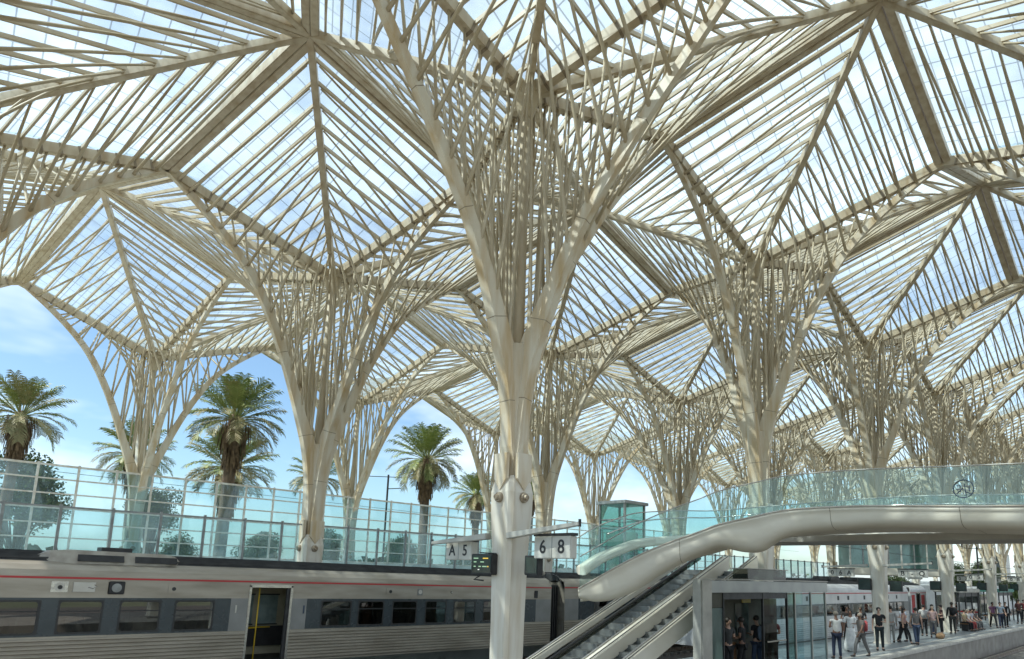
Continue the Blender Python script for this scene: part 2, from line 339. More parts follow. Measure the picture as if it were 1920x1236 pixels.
# pale joint strips on the platform
g = MB()
for y in (-1.25, 1.9): g.box(-40, 260, y, y + 0.12, 0.0, 0.005)
struct(g.build('paving_strip', M['edge']))
def track(y, z, label):
    t = empty('railway_track', (0, y, z), label, 'track')
    for s in (-0.78, 0.78):
        b = MB(); b.box(-40, 260, s - 0.07, s + 0.07, 0.12, 0.15); b.box(-40, 260, s - 0.02, s + 0.02, 0.15, 0.26); b.box(-40, 260, s - 0.036, s + 0.036, 0.26, 0.30); b.build('rail', M['rail'], t)
    b = MB()
    for i in range(400): x = -38 + i * 0.62; b.box(x - 0.13, x + 0.13, -1.3, 1.3, 0.0, 0.12)
    o = b.build('sleepers', M['sleeper'], t); o['kind'] = 'stuff'
track(-3.6, -1.15, 'empty railway track beside the platform edge at lower right')
track(-7.4, -1.15, 'railway track on the camera side, second from the busy platform')
track(4.0, -1.15, 'railway track under the white train')
track(10.0, -1.15, 'railway track under the silver train')

# ------------------------------------------------------------------ canopy trees
ROWX = {0: 0.0, 1: 1.022, 2: -0.925, -1: 0.9}
ROWY = {0: 0.0, 1: 11.927, 2: 27.636, -1: -12.1}
NZ = {0: 14.84, 1: 14.01, 2: 13.60, -1: 15.1}
LZ = {0: 16.83, 1: 15.64, 2: 15.86, -1: 17.1}
KZ = {0: 4.52, 1: 3.50, 2: 3.50, -1: 4.5}
# boundary k lies between row k-1 and row k : (y, T x-offset, T z, R x-offset, R z)
BND = {0: (-6.06, 1.871, 19.31, 1.907, 17.22), 1: (5.554, 2.678, 17.79, 2.56, 16.13), 2: (19.509, 0.468, 18.02, -0.234, 15.98),
       3: (33.6, -0.6, 17.9, -0.9, 15.8), -1: (-18.2, 1.2, 19.3, 1.2, 17.2)}
TAB = [(0.045, -11.3), (0.055, -10.2), (0.075, -9.2), (0.105, -8.4), (0.16, -7.4), (0.26, -5.75), (0.375, -4.2), (0.505, -2.85), (0.65, -1.85), (0.82, -0.95), (1.0, -0.15)]
TABF = [(0.040, -11.4), (0.051, -10.4), (0.078, -9.5), (0.125, -8.6), (0.19, -7.45), (0.275, -6.3), (0.375, -5.35), (0.50, -4.2), (0.64, -3.05), (0.80, -1.75), (1.0, -0.15)]
def interp(tab, s):
    if s <= tab[0][0]: return tab[0][1]
    for (a, b), (c, d) in zip(tab, tab[1:]):
        if s <= c: t = (s - a) / (c - a); return b + (d - b) * t
    return tab[-1][1]
def smooth_tab(tab, n=26):
    out = []
    P = [Vector((a, b)) for a, b in tab]
    for i in range(len(P) - 1):
        p0 = P[max(i - 1, 0)]; p1 = P[i]; p2 = P[i + 1]; p3 = P[min(i + 2, len(P) - 1)]
        for j in range(3):
            t = j / 3; t2 = t * t; t3 = t2 * t
            out.append(0.5 * ((2 * p1) + (p2 - p0) * t + (2 * p0 - 5 * p1 + 4 * p2 - p3) * t2 + (3 * p1 - p0 - 3 * p2 + p3) * t3))
    out.append(P[-1]); return [(v.x, v.y) for v in out]

def canopy_tree(row, front=False, full=True):
    """builds one tree in local coordinates (trunk axis at 0,0); returns its root"""
    ox, oy = ROWX[row], ROWY[row]
    N = Vector((0, 0, NZ[row]))
    lo, hi = BND[row], BND[row + 1]
    tips = {'px': Vector((6, 0, LZ[row])), 'mx': Vector((-6, 0, LZ[row])),
            'py': Vector((hi[3] - ox, hi[0] - oy, hi[4])), 'my': Vector((lo[3] - ox, lo[0] - oy, lo[4]))}
    cor = {}
    for sx, kx in ((1, 'p'), (-1, 'm')):
        cor[kx + 'p'] = Vector((6 * sx + hi[1] - ox, hi[0] - oy, hi[2])); cor[kx + 'm'] = Vector((6 * sx + lo[1] - ox, lo[0] - oy, lo[2]))
    root = empty('canopy_tree', (ox, oy, 0))
    kz = KZ[row]
    # pillar with chamfered corners and a pointed cap
    def oct_ring(w, z, ch=0.24):
        h = w / 2; c = h * ch
        return [(h, -h + c, z), (h, h - c, z), (h - c, h, z), (-h + c, h, z), (-h, h - c, z), (-h, -h + c, z), (-h + c, -h, z), (h - c, -h, z)]
    b = MB(); b.rings([oct_ring(0.66, 0.004), oct_ring(0.66, 0.05), oct_ring(0.57, 0.06), oct_ring(0.59, 1.8), oct_ring(0.64, kz - 1.2), oct_ring(0.74, kz - 0.35), oct_ring(0.76, kz + 0.12), oct_ring(0.68, kz + 0.34), oct_ring(0.50, kz + 0.5)])
    pil = b.build('pillar', M['pillar'], root)
    # pointed cover plates on the four faces
    for dx, dy in ((1, 0), (-1, 0), (0, 1), (0, -1)):
        b = MB(); d = Vector((dx, dy, 0)); s = Vector((-dy, dx, 0)); pts = []
        for (a, z) in ((-0.2, kz + 1.0), (-0.2, kz + 0.42), (0, kz + 0.16), (0.2, kz + 0.42), (0.2, kz + 1.0)):
            pts.append(s * a + Vector((0, 0, z)))
        b.rings([[d * 0.30 + p for p in pts], [d * 0.395 + p for p in pts]])
        b.build('cover_plate', M['rib'], root)
    for dx, dy in ((1, 0), (-1, 0), (0, 1), (0, -1)):
        d = Vector((dx, dy, 0)); b = MB()
        b.tube([d * 0.34 + Vector((0, 0, kz)), d * 0.41 + Vector((0, 0, kz)), d * 0.45 + Vector((0, 0, kz))], [0.12, 0.12, 0.10], 14)
        b.tube([d * 0.44 + Vector((0, 0, kz)), d * 0.51 + Vector((0, 0, kz))], [0.07, 0.055], 12)
        b.build('bolt', M['bolt'], root, smooth=False)
    # core and king post
    split = NZ[row] - 6.7
    b = MB(); b.tube([(0, 0, kz + 0.2), (0, 0, kz + 1.6), (0, 0, split)], [0.28, 0.24, 0.28], 8); b.build('trunk', M['rib'], root, smooth=True)
    b = MB(); b.tube([(0, 0, split - 0.3), (0, 0, (split + N.z) / 2), (0, 0, N.z - 0.1)], [0.16, 0.13, 0.15], 8); b.build('king_post', M['steel'], root, smooth=True)
    # four arched ribs
    ribpt = {}
    tab = smooth_tab(TABF if front else TAB)
    for k, tip in tips.items():
        flat = Vector((tip.x, tip.y, 0)); Ln = flat.length; d = flat / Ln; side = Vector((-d.y, d.x, 0))
        low = [(0.028, kz + 0.25), (0.032, kz + 0.9)] if front else [(0.036, kz + 0.25), (0.040, kz + 0.9)]
        path = [d * Ln * s + Vector((0, 0, z)) for s, z in low]
        path += [d * Ln * s + Vector((0, 0, tip.z + z)) for s, z in tab if tip.z + z > kz + 1.1]
        rr = []
        for i, p in enumerate(path):
            tt = (path[min(i + 1, len(path) - 1)] - path[max(i - 1, 0)]).normalized()
            nrm = side.cross(tt); 
            if nrm.dot(d) > 0: nrm = -nrm
            f = i / (len(path) - 1)
            dep = 0.30 + 0.20 * math.sin(min(1, f * 2.2) * math.pi) if f < 0.42 else 0.32 - 0.11 * (f - 0.42) / 0.58
            w = (0.26 if front else 0.32) * (1 - f) ** 2.0 + 0.175
            q = p + nrm * dep
            rr.append([p - side * w / 2, p + side * w / 2, q + side * w * 0.36, q - side * w * 0.36])
        b = MB(); b.rings(rr); i0 = len(b.f)
        for i in range(5, len(rr) - 2, 6):
            ce = sum(rr[i], Vector()) / 4; tt = (path[i + 1] - path[i]).normalized() * 0.010
            b.rings([[ce + (q - ce) * 1.008 - tt for q in rr[i]], [ce + (q - ce) * 1.008 + tt for q in rr[i]]])
        b.paint_from(i0, 1); b.build('rib', [M['rib'], M['joint']], root)
        pth = path
        def at(s, pth=pth, d=d):
            for a, c in zip(pth, pth[1:]):
                ra, rc = a.dot(d) / Ln, c.dot(d) / Ln
                if ra <= s <= rc + 1e-6 and rc > ra: return a + (c - a) * ((s - ra) / (rc - ra))
            return pth[-1] if s > 0.5 else pth[6]
        ribpt[k] = at
        b = MB(); b.beam(N + (tip - N) * 0.01, tip, 0.24, 0.30, dz=-0.06); i0 = len(b.f)
        for i in range(1, 13):
            q = N + (tip - N) * (i / 13); e = (tip - N).normalized() * 0.035; b.beam(q - e, q + e, 0.275, 0.335, dz=-0.06)
        b.paint_from(i0, 1); b.build('valley_beam', [M['steel'], M['joint']], root)
    quads = [('px', 'py', 'pp'), ('px', 'my', 'pm'), ('mx', 'py', 'mp'), ('mx', 'my', 'mm')]
    NP = 13
    merged_p, merged_b = MB(), MB()
    for (ka, kb, kc) in quads:
        T = cor[kc]
        b = MB(); b.beam(N, T, 0.20, 0.30, w2=0.20, h2=0.24, dz=-0.05); b.build('diagonal_beam', M['steel'], root, bevel=0.015)
        nup = (T - N).cross(tips[ka] - N).normalized(); nup = nup if nup.z > 0 else -nup
        for k in (ka, kb):
            Lp = tips[k]
            inward = (N - (Lp + T) / 2); inward.z = 0; inward.normalize()
            b = MB(); b.beam(Lp + inward * 0.135, T + inward * 0.135, 0.22, 0.34, dz=-0.04); b.build('ridge_beam', M['steel'], root, bevel=0.02)
            # glass over this half, laid just above the beams
            gb = MB(); up = nup * 0.2
            e = (T - Lp).normalized(); perp = (N - Lp) - e * (N - Lp).dot(e); pl = perp.length; perp /= pl
            tri = [N + up, Lp + up, T + up]
            gb.tri(*tri); gb.uv = [((p - Lp).dot(e), (p - Lp).dot(perp)) for p in tri]
            gb.build('roof_pane', M['roof'], root)
            for i in range(1, NP):
                t = i / NP
                p1 = N + (Lp - N) * t; p2 = N + (T - N) * t
                mb = MB() if full else merged_p
                mb.beam(p1, p2, 0.062, 0.115, dz=0.03)
                if full: mb.build('purlin', M['purlin'], root)
                # branch strut: from the diagonal, below the valley beam, on to the rib
                r0 = ribpt[k](max(t * (0.94 + 0.05 * random.random()), 0.05))
                pe = p2 + (p1 - p2) * 0.04 - Vector((0, 0, 0.08))
                inn = N - r0; inn.z = 0; inn = inn.normalized() * 0.12 if inn.length > 1e-3 else inn
                c = pe.lerp(r0 + inn, 0.5); c = c.lerp(p1 - Vector((0, 0, 0.22)), 0.10 if t > 0.3 else 0.03)
                pts = []
                for j in range(8):
                    u = j / 7; pts.append((1 - u) ** 2 * pe + 2 * u * (1 - u) * c + u * u * (r0 + inn))
                mb = MB() if full else merged_b
                mb.tube(pts, [0.030, 0.035, 0.040, 0.043, 0.046, 0.048, 0.05, 0.055], 5)
                if full: mb.build('branch_strut', M['purlin'], root, smooth=True)
    for k in ('px', 'mx', 'py', 'my'):
        for i in range(1, NP):
            t = (i + 0.4) / NP
            a = N + (tips[k] - N) * t - Vector((0, 0, 0.2)); q = ribpt[k](max(t * 0.86, 0.05))
            if (a - q).length < 0.35: continue
            inn = N - q; inn.z = 0; inn = inn.normalized() * 0.1 if inn.length > 1e-3 else inn
            mb = MB() if full else merged_b
            mb.tube([a, q + inn], [0.034, 0.046], 5)
            if full: mb.build('hanger', M['purlin'], root, smooth=True)
    if not full:
        merged_p.build('purlin', M['purlin'], root)['kind'] = 'stuff'; merged_b.build('branch_strut', M['purlin'], root)['kind'] = 'stuff'
    # gusset at the low node
    b = MB(); b.tube([N + Vector((0, 0, -0.75)), N + Vector((0, 0, -0.2)), N + Vector((0, 0, 0.12))], [0.16, 0.34, 0.30], 8); b.build('node_casting', M['steel'], root)
    return root

ROWNAME = {0: 'row along the busy platform', 1: 'row behind the silver train', 2: 'outer row near the palms', -1: 'row crossing the top right corner'}
ORD = ['first', 'second', 'third', 'fourth', 'fifth', 'sixth', 'seventh', 'eighth', 'ninth', 'tenth', 'eleventh', 'twelfth', 'thirteenth', 'fourteenth']
NEAR = {0: range(-1, 4), 1: range(-1, 4), 2: range(-1, 3), -1: range(0, 3)}
ALL = {0: range(-1, 9), 1: range(-1, 11), 2: range(-1, 13), -1: range(-1, 7)}
for row in (0, 1, 2, -1):
    protos = {}
    for i in ALL[row]:
        full = i in NEAR[row]
        if row == 0 and i == 0: o = canopy_tree(0, True, True)
        else:
            if full not in protos: protos[full] = o = canopy_tree(row, False, full)
            else: o = copy_tree(protos[full])
        o.location = (ROWX[row] + 12.0 * i, ROWY[row], 0)
        if row == 0 and i == 0: lab = 'big white steel canopy tree in front, carrying the A 5 and 6 8 signs'
        elif i < 0: lab = 'steel canopy tree at the left edge, ' + ROWNAME[row]
        else: lab = '%s steel canopy tree in the %s' % (ORD[i], ROWNAME[row])
        tag(o, lab, 'canopy column', 'branching steel canopy trees with glass roofs')

# ------------------------------------------------------------------ glass fences and deck edges
def fence(label, y, xs, z0, z1, pmat, pw, pd, gmat, nrail, railmat, rail_t, skip=(), top_t=0.06, kerb=None):
    t = empty('glass_fence', (xs[0], y, z0), label, 'glass fence', 'glass fences behind the silver train')
    X0 = xs[0]
    for x in xs:
        if any(abs(x - s) < 0.45 for s in skip): continue
        b = MB(); b.box(x - X0 - pw / 2, x - X0 + pw / 2, -pd / 2, pd / 2, 0, z1 - z0 + 0.05); b.build('post', pmat, t, bevel=0.008)
    def spans():
        st = xs[0]; out = []
        for s in sorted(skip):
            if s < xs[0] or s > xs[-1]: continue
            out.append((st, s - 0.42)); st = s + 0.42
        out.append((st, xs[-1])); return out
    for (a, c) in spans():
        b = MB(); b.box(a - X0, c - X0, -top_t / 2 - 0.002, top_t / 2 + 0.002, z1 - z0 - top_t, z1 - z0 + 0.003); b.build('top_rail', railmat, t)
        b = MB(); b.box(a - X0, c - X0, -0.05, 0.05, 0.003, 0.07); b.build('base_rail', railmat, t)
        for k in range(1, nrail + 1):
            z = (z1 - z0) * k / (nrail + 1)
            b = MB(); b.box(a - X0, c - X0, -rail_t * 0.7, rail_t * 0.7, z - rail_t / 2, z + rail_t / 2); b.build('rail', railmat, t)
    for a, c in zip(xs, xs[1:]):
        cuts = [s for s in skip if a - 0.45 < s < c + 0.45]
        if cuts:
            if cuts[0] - 0.45 > a + 0.1: segs = [(a, cuts[0] - 0.45)]
            else: segs = []
            if cuts[0] + 0.45 < c - 0.1: segs.append((cuts[0] + 0.45, c))
        else: segs = [(a, c)]
        for (p, q) in segs:
            b = MB(); b.box(p - X0 + pw * 0.5 + 0.006, q - X0 - pw * 0.5 - 0.006, -0.006, 0.006, 0.08, z1 - z0 - top_t - 0.004)
            b.build('glass_panel', gmat, t)
    return t
c1 = [ROWX[1] + 12 * i for i in range(-1, 6)]
xs = [-11.54 + 1.27 * k for k in range(48)]
fence('lower grey framed glass fence standing right behind the silver train', 11.82, xs, 2.62, 4.36, M['postgrey'], 0.07, 0.10, M['teal'], 0, M['postgrey'], 0.04, c1, 0.05)
xs = [-11.5 + 1.575 * k for k in range(44)]
b = MB(); b.box(-60, 200, 26.98, 27.22, 2.62, 3.16); o = b.build('parapet', M['palecon']); tag(o, 'low pale parapet carrying the tall white framed glass fence', 'parapet')
fence('tall white framed glass fence with many thin rails by the palm trees', 27.1, xs, 3.165, 7.28, M['postwhite'], 0.095, 0.11, M['teal'], 5, M['postwhite'], 0.065, (), 0.09)

# ------------------------------------------------------------------ trains
def train(x0, x1, y, z, label, doors, wins, bandz, body, redz, tilt=0.0, greys=(), detail=True, cab=False, floor=0.06, top=2.52):
    """one car: local x along, y from the near face, z up"""
    t = empty('train_car', (x0, y, z), label, 'train')
    t.rotation_euler = (0, tilt, 0)
    Ln = x1 - x0; w = 2.8
    dz = 2.24
    d_ = sorted((a - x0, c - x0) for a, c in doors)
    segs = []; st = 0.0
    for a, c in d_: segs.append((st, a)); st = c
    segs.append((st, Ln))
    bz0, bz1 = bandz; hz0, hz1 = bz0 + 0.065, bz1 - 0.075
    holes = sorted((a - x0, c - x0) for a, c in wins)
    def holed(b, a, c, z0_, z1_, y0_, y1_):
        hs = [h for h in holes if h[0] > a - 0.01 and h[1] < c + 0.01]
        if not hs: b.box(a, c, y0_, y1_, z0_, z1_); return
        b.box(a, c, y0_, y1_, z0_, hz0); b.box(a, c, y0_, y1_, hz1, z1_); st_ = a
        for h in hs: b.box(st_, h[0], y0_, y1_, hz0, hz1); st_ = h[1]
        b.box(st_, c, y0_, y1_, hz0, hz1)
    b = MB()
    for a, c in segs: holed(b, a, c, floor + 0.84, dz, 0.0, 0.05)
    holed(b, 0.05, Ln - 0.05, floor, 2.6, w - 0.05, w)
    b.box(0.06, Ln - 0.06, 0.06, w - 0.06, floor - 0.02, floor + 0.0)
    up = [(0.0, dz), (0.0, 2.40), (0.05, 2.52), (0.17, 2.64), (0.34, 2.72), (0.34, 2.66), (0.22, 2.58), (0.12, dz + 0.1), (0.05, dz)]
    b.rings([[(x, yy, zz) for yy, zz in up] for x in (0, Ln)])
    b.box(0, 0.05, 0.05, w - 0.05, floor, 2.6); b.box(Ln - 0.05, Ln, 0.05, w - 0.05, floor, 2.6)
    b.build('body', body, t)
    # corrugated lower side
    b = MB()
    prof = []
    n = 9
    for i in range(n):
        za = floor + 0.84 * i / n; zb = floor + 0.84 * (i + 1) / n
        prof += [(0.0, za), (-0.022, za + 0.03), (-0.022, zb - 0.03), (0.0, zb - 0.012)]
    prof.append((0.0, floor + 0.84))
    for a, c in segs:
        b.rings([[(x, yy, zz) for yy, zz in prof] for x in (a, c)], cap=False, close=False)
    b.box(0, Ln, 0.02, w - 0.06, floor - 0.06, floor - 0.01)
    b.build('corrugated_skirt', body, t)
    # roof
    b = MB()
    rp = [(0.345, 2.70), (0.45, 2.80), (0.8, 2.90), (1.4, 2.94), (2.0, 2.90), (2.35, 2.80), (2.78, 2.60), (2.7, 2.5), (0.4, 2.55)]
    b.rings([[(x, yy, zz) for yy, zz in rp] for x in (0.0, Ln)])
    for yy, zz in ((0.42, 2.79), (0.55, 2.84), (0.72, 2.89), (1.0, 2.92), (1.4, 2.95)):
        b.box(0.1, Ln - 0.1, yy - 0.02, yy + 0.02, zz - 0.02, zz + 0.03)
    b.build('roof', M['roofdark'], t)
    # stripe
    b = MB()
    b.box(0, Ln, -0.012, -0.002, redz - 0.024, redz + 0.024); b.build('red_stripe', M['red'], t)
    # window band, split at the doors
    for a, c in segs:
        a2 = a + (0.50 if a > 0 else 0.9); c2 = c - (0.50 if c < Ln else 0.9)
        if c2 - a2 < 1: continue
        b = MB(); holed(b, a2, c2, bz0, bz1, -0.010, -0.001); b.build('window_band', M['band'], t)
        for (p, q) in ((a + 0.02, a2 - 0.004), (c2 + 0.004, c - 0.02)):
            b = MB(); b.box(p, q, -0.009, -0.001, bz0, bz1); b.build('grey_panel', M['panelgrey'], t)
    for (a, c) in wins:
        a -= x0; c -= x0
        z0_, z1_ = bz0 + 0.065, bz1 - 0.075
        b = MB(); rr = []
        k = 0.07
        ring = []
        for cx, cz, s in ((c - k, z1_ - k, 0), (a + k, z1_ - k, 1), (a + k, z0_ + k, 2), (c - k, z0_ + k, 3)):
            for j in range(5):
                an = math.pi / 2 * (s + j / 4); ring.append((cx + k * math.cos(an), cz + k * math.sin(an)))
        b.rings([[(x_, -0.004, z_) for x_, z_ in ring], [(x_, 0.002, z_) for x_, z_ in ring]])
        wn = b.build('window', M['traing'], t)
        if detail:
            b = MB(); b.box(a + 0.02, c - 0.02, -0.014, -0.006, z0_ + (z1_ - z0_) * 0.66, z0_ + (z1_ - z0_) * 0.70); b.build('transom', M['rubber'], wn)
            outer = []
            for x_, z_ in ring:
                dx_, dz_ = x_ - (a + c) / 2, z_ - (z0_ + z1_) / 2; kx = max(abs(dx_) / ((c - a) / 2 + 0.02), abs(dz_) / ((z1_ - z0_) / 2 + 0.02)); outer.append(((a + c) / 2 + dx_ / kx, (z0_ + z1_) / 2 + dz_ / kx))
            inner = [(x_ - (x_ - (a + c) / 2) * 0.05, z_ - (z_ - (z0_ + z1_) / 2) * 0.06) for x_, z_ in ring]
            b = MB(); b.rings([[(x_, -0.011, z_) for x_, z_ in outer], [(x_, -0.015, z_) for x_, z_ in outer], [(x_, -0.015, z_) for x_, z_ in inner], [(x_, 0.004, z_) for x_, z_ in inner]], cap=False); b.build('window_gasket', M['rubber'], wn)
            for q in (0.2, 0.75):
                xx = a + (c - a) * q
                b = MB(); b.rings([[(xx - 0.06 + dx, yy, zz) for yy, zz in ((0.25, floor + 0.45), (1.15, floor + 0.45), (1.15, 1.28), (1.05, 1.36), (0.35, 1.36), (0.25, 1.28))] for dx in (0.0, 0.1)]); b.build('seat', M['seatblue'], t, bevel=0.02)
            if int(a * 7) % 3 == 0:
                b = MB(); b.box(a, c, 0.06, 0.075, z1_ - (z1_ - z0_) * 0.30, z1_); b.build('blind', M['blind'], t)
    for a, c in d_:
        fr = MB()
        fr.box(a - 0.02, a + 0.05, -0.03, 0.14, floor - 0.02, dz); fr.box(c - 0.05, c + 0.02, -0.03, 0.14, floor - 0.02, dz)
        fr.box(a - 0.02, c + 0.02, -0.03, 0.14, dz - 0.07, dz + 0.02)
        door = fr.build('doorway', M['chrome'], t, bevel=0.012)
        v = MB(); v.box(a - 0.6, c + 0.7, 1.55, 1.6, floor, 2.3); v.build('vestibule_wall', M['cream'], door)
        v = MB(); v.box(a - 0.6, c + 0.7, 0.1, 1.55, floor - 0.004, floor + 0.02); v.build('vestibule_floor', M['dark'], door)
        v = MB(); v.box(a - 0.6, c + 0.7, 0.1, 1.55, 2.32, 2.36); v.build('vestibule_ceiling', M['cream'], door)
        v = MB(); v.box(a - 0.62, a - 0.6, 0.1, 1.6, floor, 2.3); v.box(c + 0.7, c + 0.72, 0.1, 1.6, floor, 2.3); v.build('partition', M['cream'], door)
        for q in (0.18, 0.95):
            v = MB(); v.box(a + q - 0.02, a + q + 0.56, 1.52, 1.548, 1.02, 1.9); v.build('far_window', M['daypane'], door)
            v = MB(); v.box(a + q - 0.06, a + q + 0.60, 1.51, 1.519, 0.98, 1.02); v.box(a + q - 0.06, a + q + 0.60, 1.51, 1.519, 1.9, 1.94); v.build('far_window_frame', M['dark'], door)
        v = MB(); v.box(a + 0.02, c + 0.5, 1.44, 1.5, 0.35, 0.95); v.build('bin_unit', M['dark'], door)
        v = MB(); v.tube([(a + 0.42, 0.35, floor), (a + 0.42, 0.35, 2.3)], 0.02, 8); v.build('grab_pole', M['yellow'], door, smooth=True)
        v = MB(); v.tube([(a + 0.05, 0.9, 0.95), (a + 0.34, 0.9, 0.93), (a + 0.40, 0.36, 1.0)], 0.018, 8); v.tube([(a + 0.5, 1.1, 0.95), (c - 0.1, 1.1, 0.95)], 0.018, 8); v.build('grab_rail', M['yellow'], door, smooth=True)
        v = MB(); v.box(c - 0.14, c - 0.055, 0.03, 0.10, floor, dz - 0.08); v.build('door_leaf', M['dark'], door)
        v = MB(); v.box(a - 0.05, c + 0.05, -0.16, -0.03, floor - 0.10, floor - 0.05); v.build('step_board', M['dark'], door)
    return t
M['seatblue'] = paint('seat_fabric', (0.05, 0.07, 0.10), (0.10, 0.06, 0.05), 0.9, 0, 5)
M['daypane'] = paint("painted_daylight_pane", (0.30, 0.38, 0.36), (0.12, 0.16, 0.15), 0.08, 0, 2.2, spec=0.8)  # opaque far windows, the daylight behind them painted into the colour
SZ = 0.03; TL = 0.0115; SY = 8.6
wins1 = [(-19.2, -18.25), (-17.7, -16.8), (-16.2, -15.3), (-14.7, -13.75), (-13.2, -12.3), (-11.7, -10.8), (-10.2, -9.3), (-8.75, -7.1), (-6.73, -5.84), (-5.46, -4.55), (-4.19, -3.22), (-0.04, 0.96), (1.23, 2.16), (2.51, 3.47), (3.85, 4.74), (5.1, 6.1), (6.5, 7.4), (7.8, 8.6)]
ta = train(-20.5, 10.2, SY, 0.26, 'long silver train car with red stripe and an open door at its middle', [(-2.28, -1.03)], wins1, (0.955, 1.86), M['train'], 2.335, TL, floor=0.08)
tb = train(11.05, 36.0, SY, -0.08, 'silver train car beyond the dark coupling gap, behind the escalators', [], [(13.0 + 1.4 * k, 13.9 + 1.4 * k) for k in range(14)], (0.955, 1.86), M['train'], 2.335, 0.0, detail=False, floor=0.08)
# coupling gangway belongs to the first car
b = MB()
for k in range(7): b.rings([[(30.7 + 0.12 * k + dx, yy, zz) for yy, zz in ((0.35, 0.2), (0.35, 2.45), (2.4, 2.45), (2.4, 0.2))] for dx in (0.0, 0.06)])
b.build('gangway_bellows', M['rubber'], ta)
def on_car(t, x, z): return x + 20.5, z
def plate(t, x, z, w, h, mat, name, dep=0.012, bevel=0.03):
    b = MB(); b.box(x - w / 2, x + w / 2, -dep - 0.002, -0.002, z - h / 2, z + h / 2); return b.build(name, mat, t, bevel=bevel)
o20 = 20.5
p = plate(ta, -6.78 + o20, 2.12, 0.34, 0.26, M['chrome'], 'emblem_plate', 0.012, 0.005)
b = MB(); b.disc((-6.78 + o20, -0.013, 2.12), (0, -1, 0), 0.105, 0.006, 20); rr = b.build('emblem_ring', M['offwhite'], p)
b = MB(); b.disc((-6.77 + o20, -0.02, 2.11), (0, -1, 0), 0.05, 0.004, 16); b.build('emblem_centre', M['ink'], p)
plate(ta, -6.28 + o20, 2.12, 0.46, 0.24, M['offwhite'], 'destination_panel', 0.008, 0.004)
b = MB(); b.tube([(-6.08 + o20, -0.014, 2.18), (-6.02 + o20, -0.014, 2.14), (-6.10 + o20, -0.014, 2.09), (-6.2 + o20, -0.014, 2.12)], 0.012, 5); b.build('panel_mark', M['chrome'], ta)
p = plate(ta, -5.6 + o20, 2.11, 0.36, 0.32, M['dark'], 'speaker_box', 0.03, 0.02)
b = MB(); b.disc((-5.6 + o20, -0.032, 2.11), (0, -1, 0), 0.11, 0.012, 18); b.build('speaker_cone', M['postgrey'], p)
p = plate(ta, -4.28 + o20, 2.10, 0.28, 0.22, M['train'], 'lamp_plate', 0.014, 0.006)
b = MB(); b.disc((-4.28 + o20, -0.016, 2.10), (0, -1, 0), 0.05, 0.01, 14); b.build('lamp_lens', M['dark'], p)
p = plate(ta, 2.36 + o20, 2.11, 0.30, 0.22, M['train'], 'lamp_plate', 0.014, 0.006)
b = MB(); b.disc((2.38 + o20, -0.016, 2.10), (0, -1, 0), 0.055, 0.01, 14); b.build('lamp_lens', M['dark'], p)
p = plate(ta, 3.58 + o20, 2.10, 0.22, 0.24, M['panelgrey'], 'lamp_plate', 0.014, 0.006)
b = MB(); b.disc((3.58 + o20, -0.016, 2.10), (0, -1, 0), 0.075, 0.01, 14); b.build('lamp_lens', M['offwhite'], p)
p = plate(ta, 4.95 + o20, 2.10, 0.07, 0.07, M['chrome'], 'lamp_plate', 0.014, 0.01)
p = plate(ta, 9.3 + o20, 2.06, 0.2, 0.30, M['dark'], 'speaker_box', 0.02, 0.02)
text("1", 0.34, (-0.62 + o20, -0.012, 1.52), FACE_MY, M['navy'], ta, 'class_number')
text("1", 0.30, (-2.62 + o20, -0.012, 1.55), FACE_MY, M['offwhite'], ta, 'class_number')
# roof unit
b = MB(); rr = []
for x, w, h0, h1 in ((-7.35, 0.16, 2.72, 2.80), (-7.0, 0.42, 2.66, 2.98), (-6.6, 0.5, 2.64, 3.02), (-4.5, 0.5, 2.64, 3.0), (-4.2, 0.42, 2.66, 2.95), (-4.05, 0.34, 2.68, 2.8)):
    rr.append([(x + o20, 0.75 - w, h0), (x + o20, 0.75 + w, h0), (x + o20, 0.75 + w * 0.8, h1), (x + o20, 0.75 - w * 0.72, h1)])
b.rings(rr); ru = b.build('roof_unit', M['beige'], ta, bevel=0.03)
for a in (-6.45, -5.2):
    b = MB(); x = a + o20; b.rings([[(x, 0.245, 2.75), (x + 1.0, 0.245, 2.75), (x + 1.0, 0.335, 2.91), (x, 0.335, 2.91)], [(x, 0.30, 2.74), (x + 1.0, 0.30, 2.74), (x + 1.0, 0.39, 2.90), (x, 0.39, 2.90)]]); b.build('vent_grille', M['dark'], ru)
b = MB(); b.box(-5.9 + o20, -5.2 + o20, 0.7, 1.2, 3.0, 3.12); b.build('resistor_box', M['dark'], ru)
for x in (6.8, 9.0): 
    b = MB(); b.tube([(x + o20, 0.9, 2.9), (x + 0.4 + o20, 0.9, 3.05), (x + 1.3 + o20, 0.9, 3.02), (x + 1.6 + o20, 0.9, 2.9)], [0.1, 0.16, 0.16, 0.1], 8); b.build('roof_insulator', M['beige'] if x > 8 else M['dark'], ta)
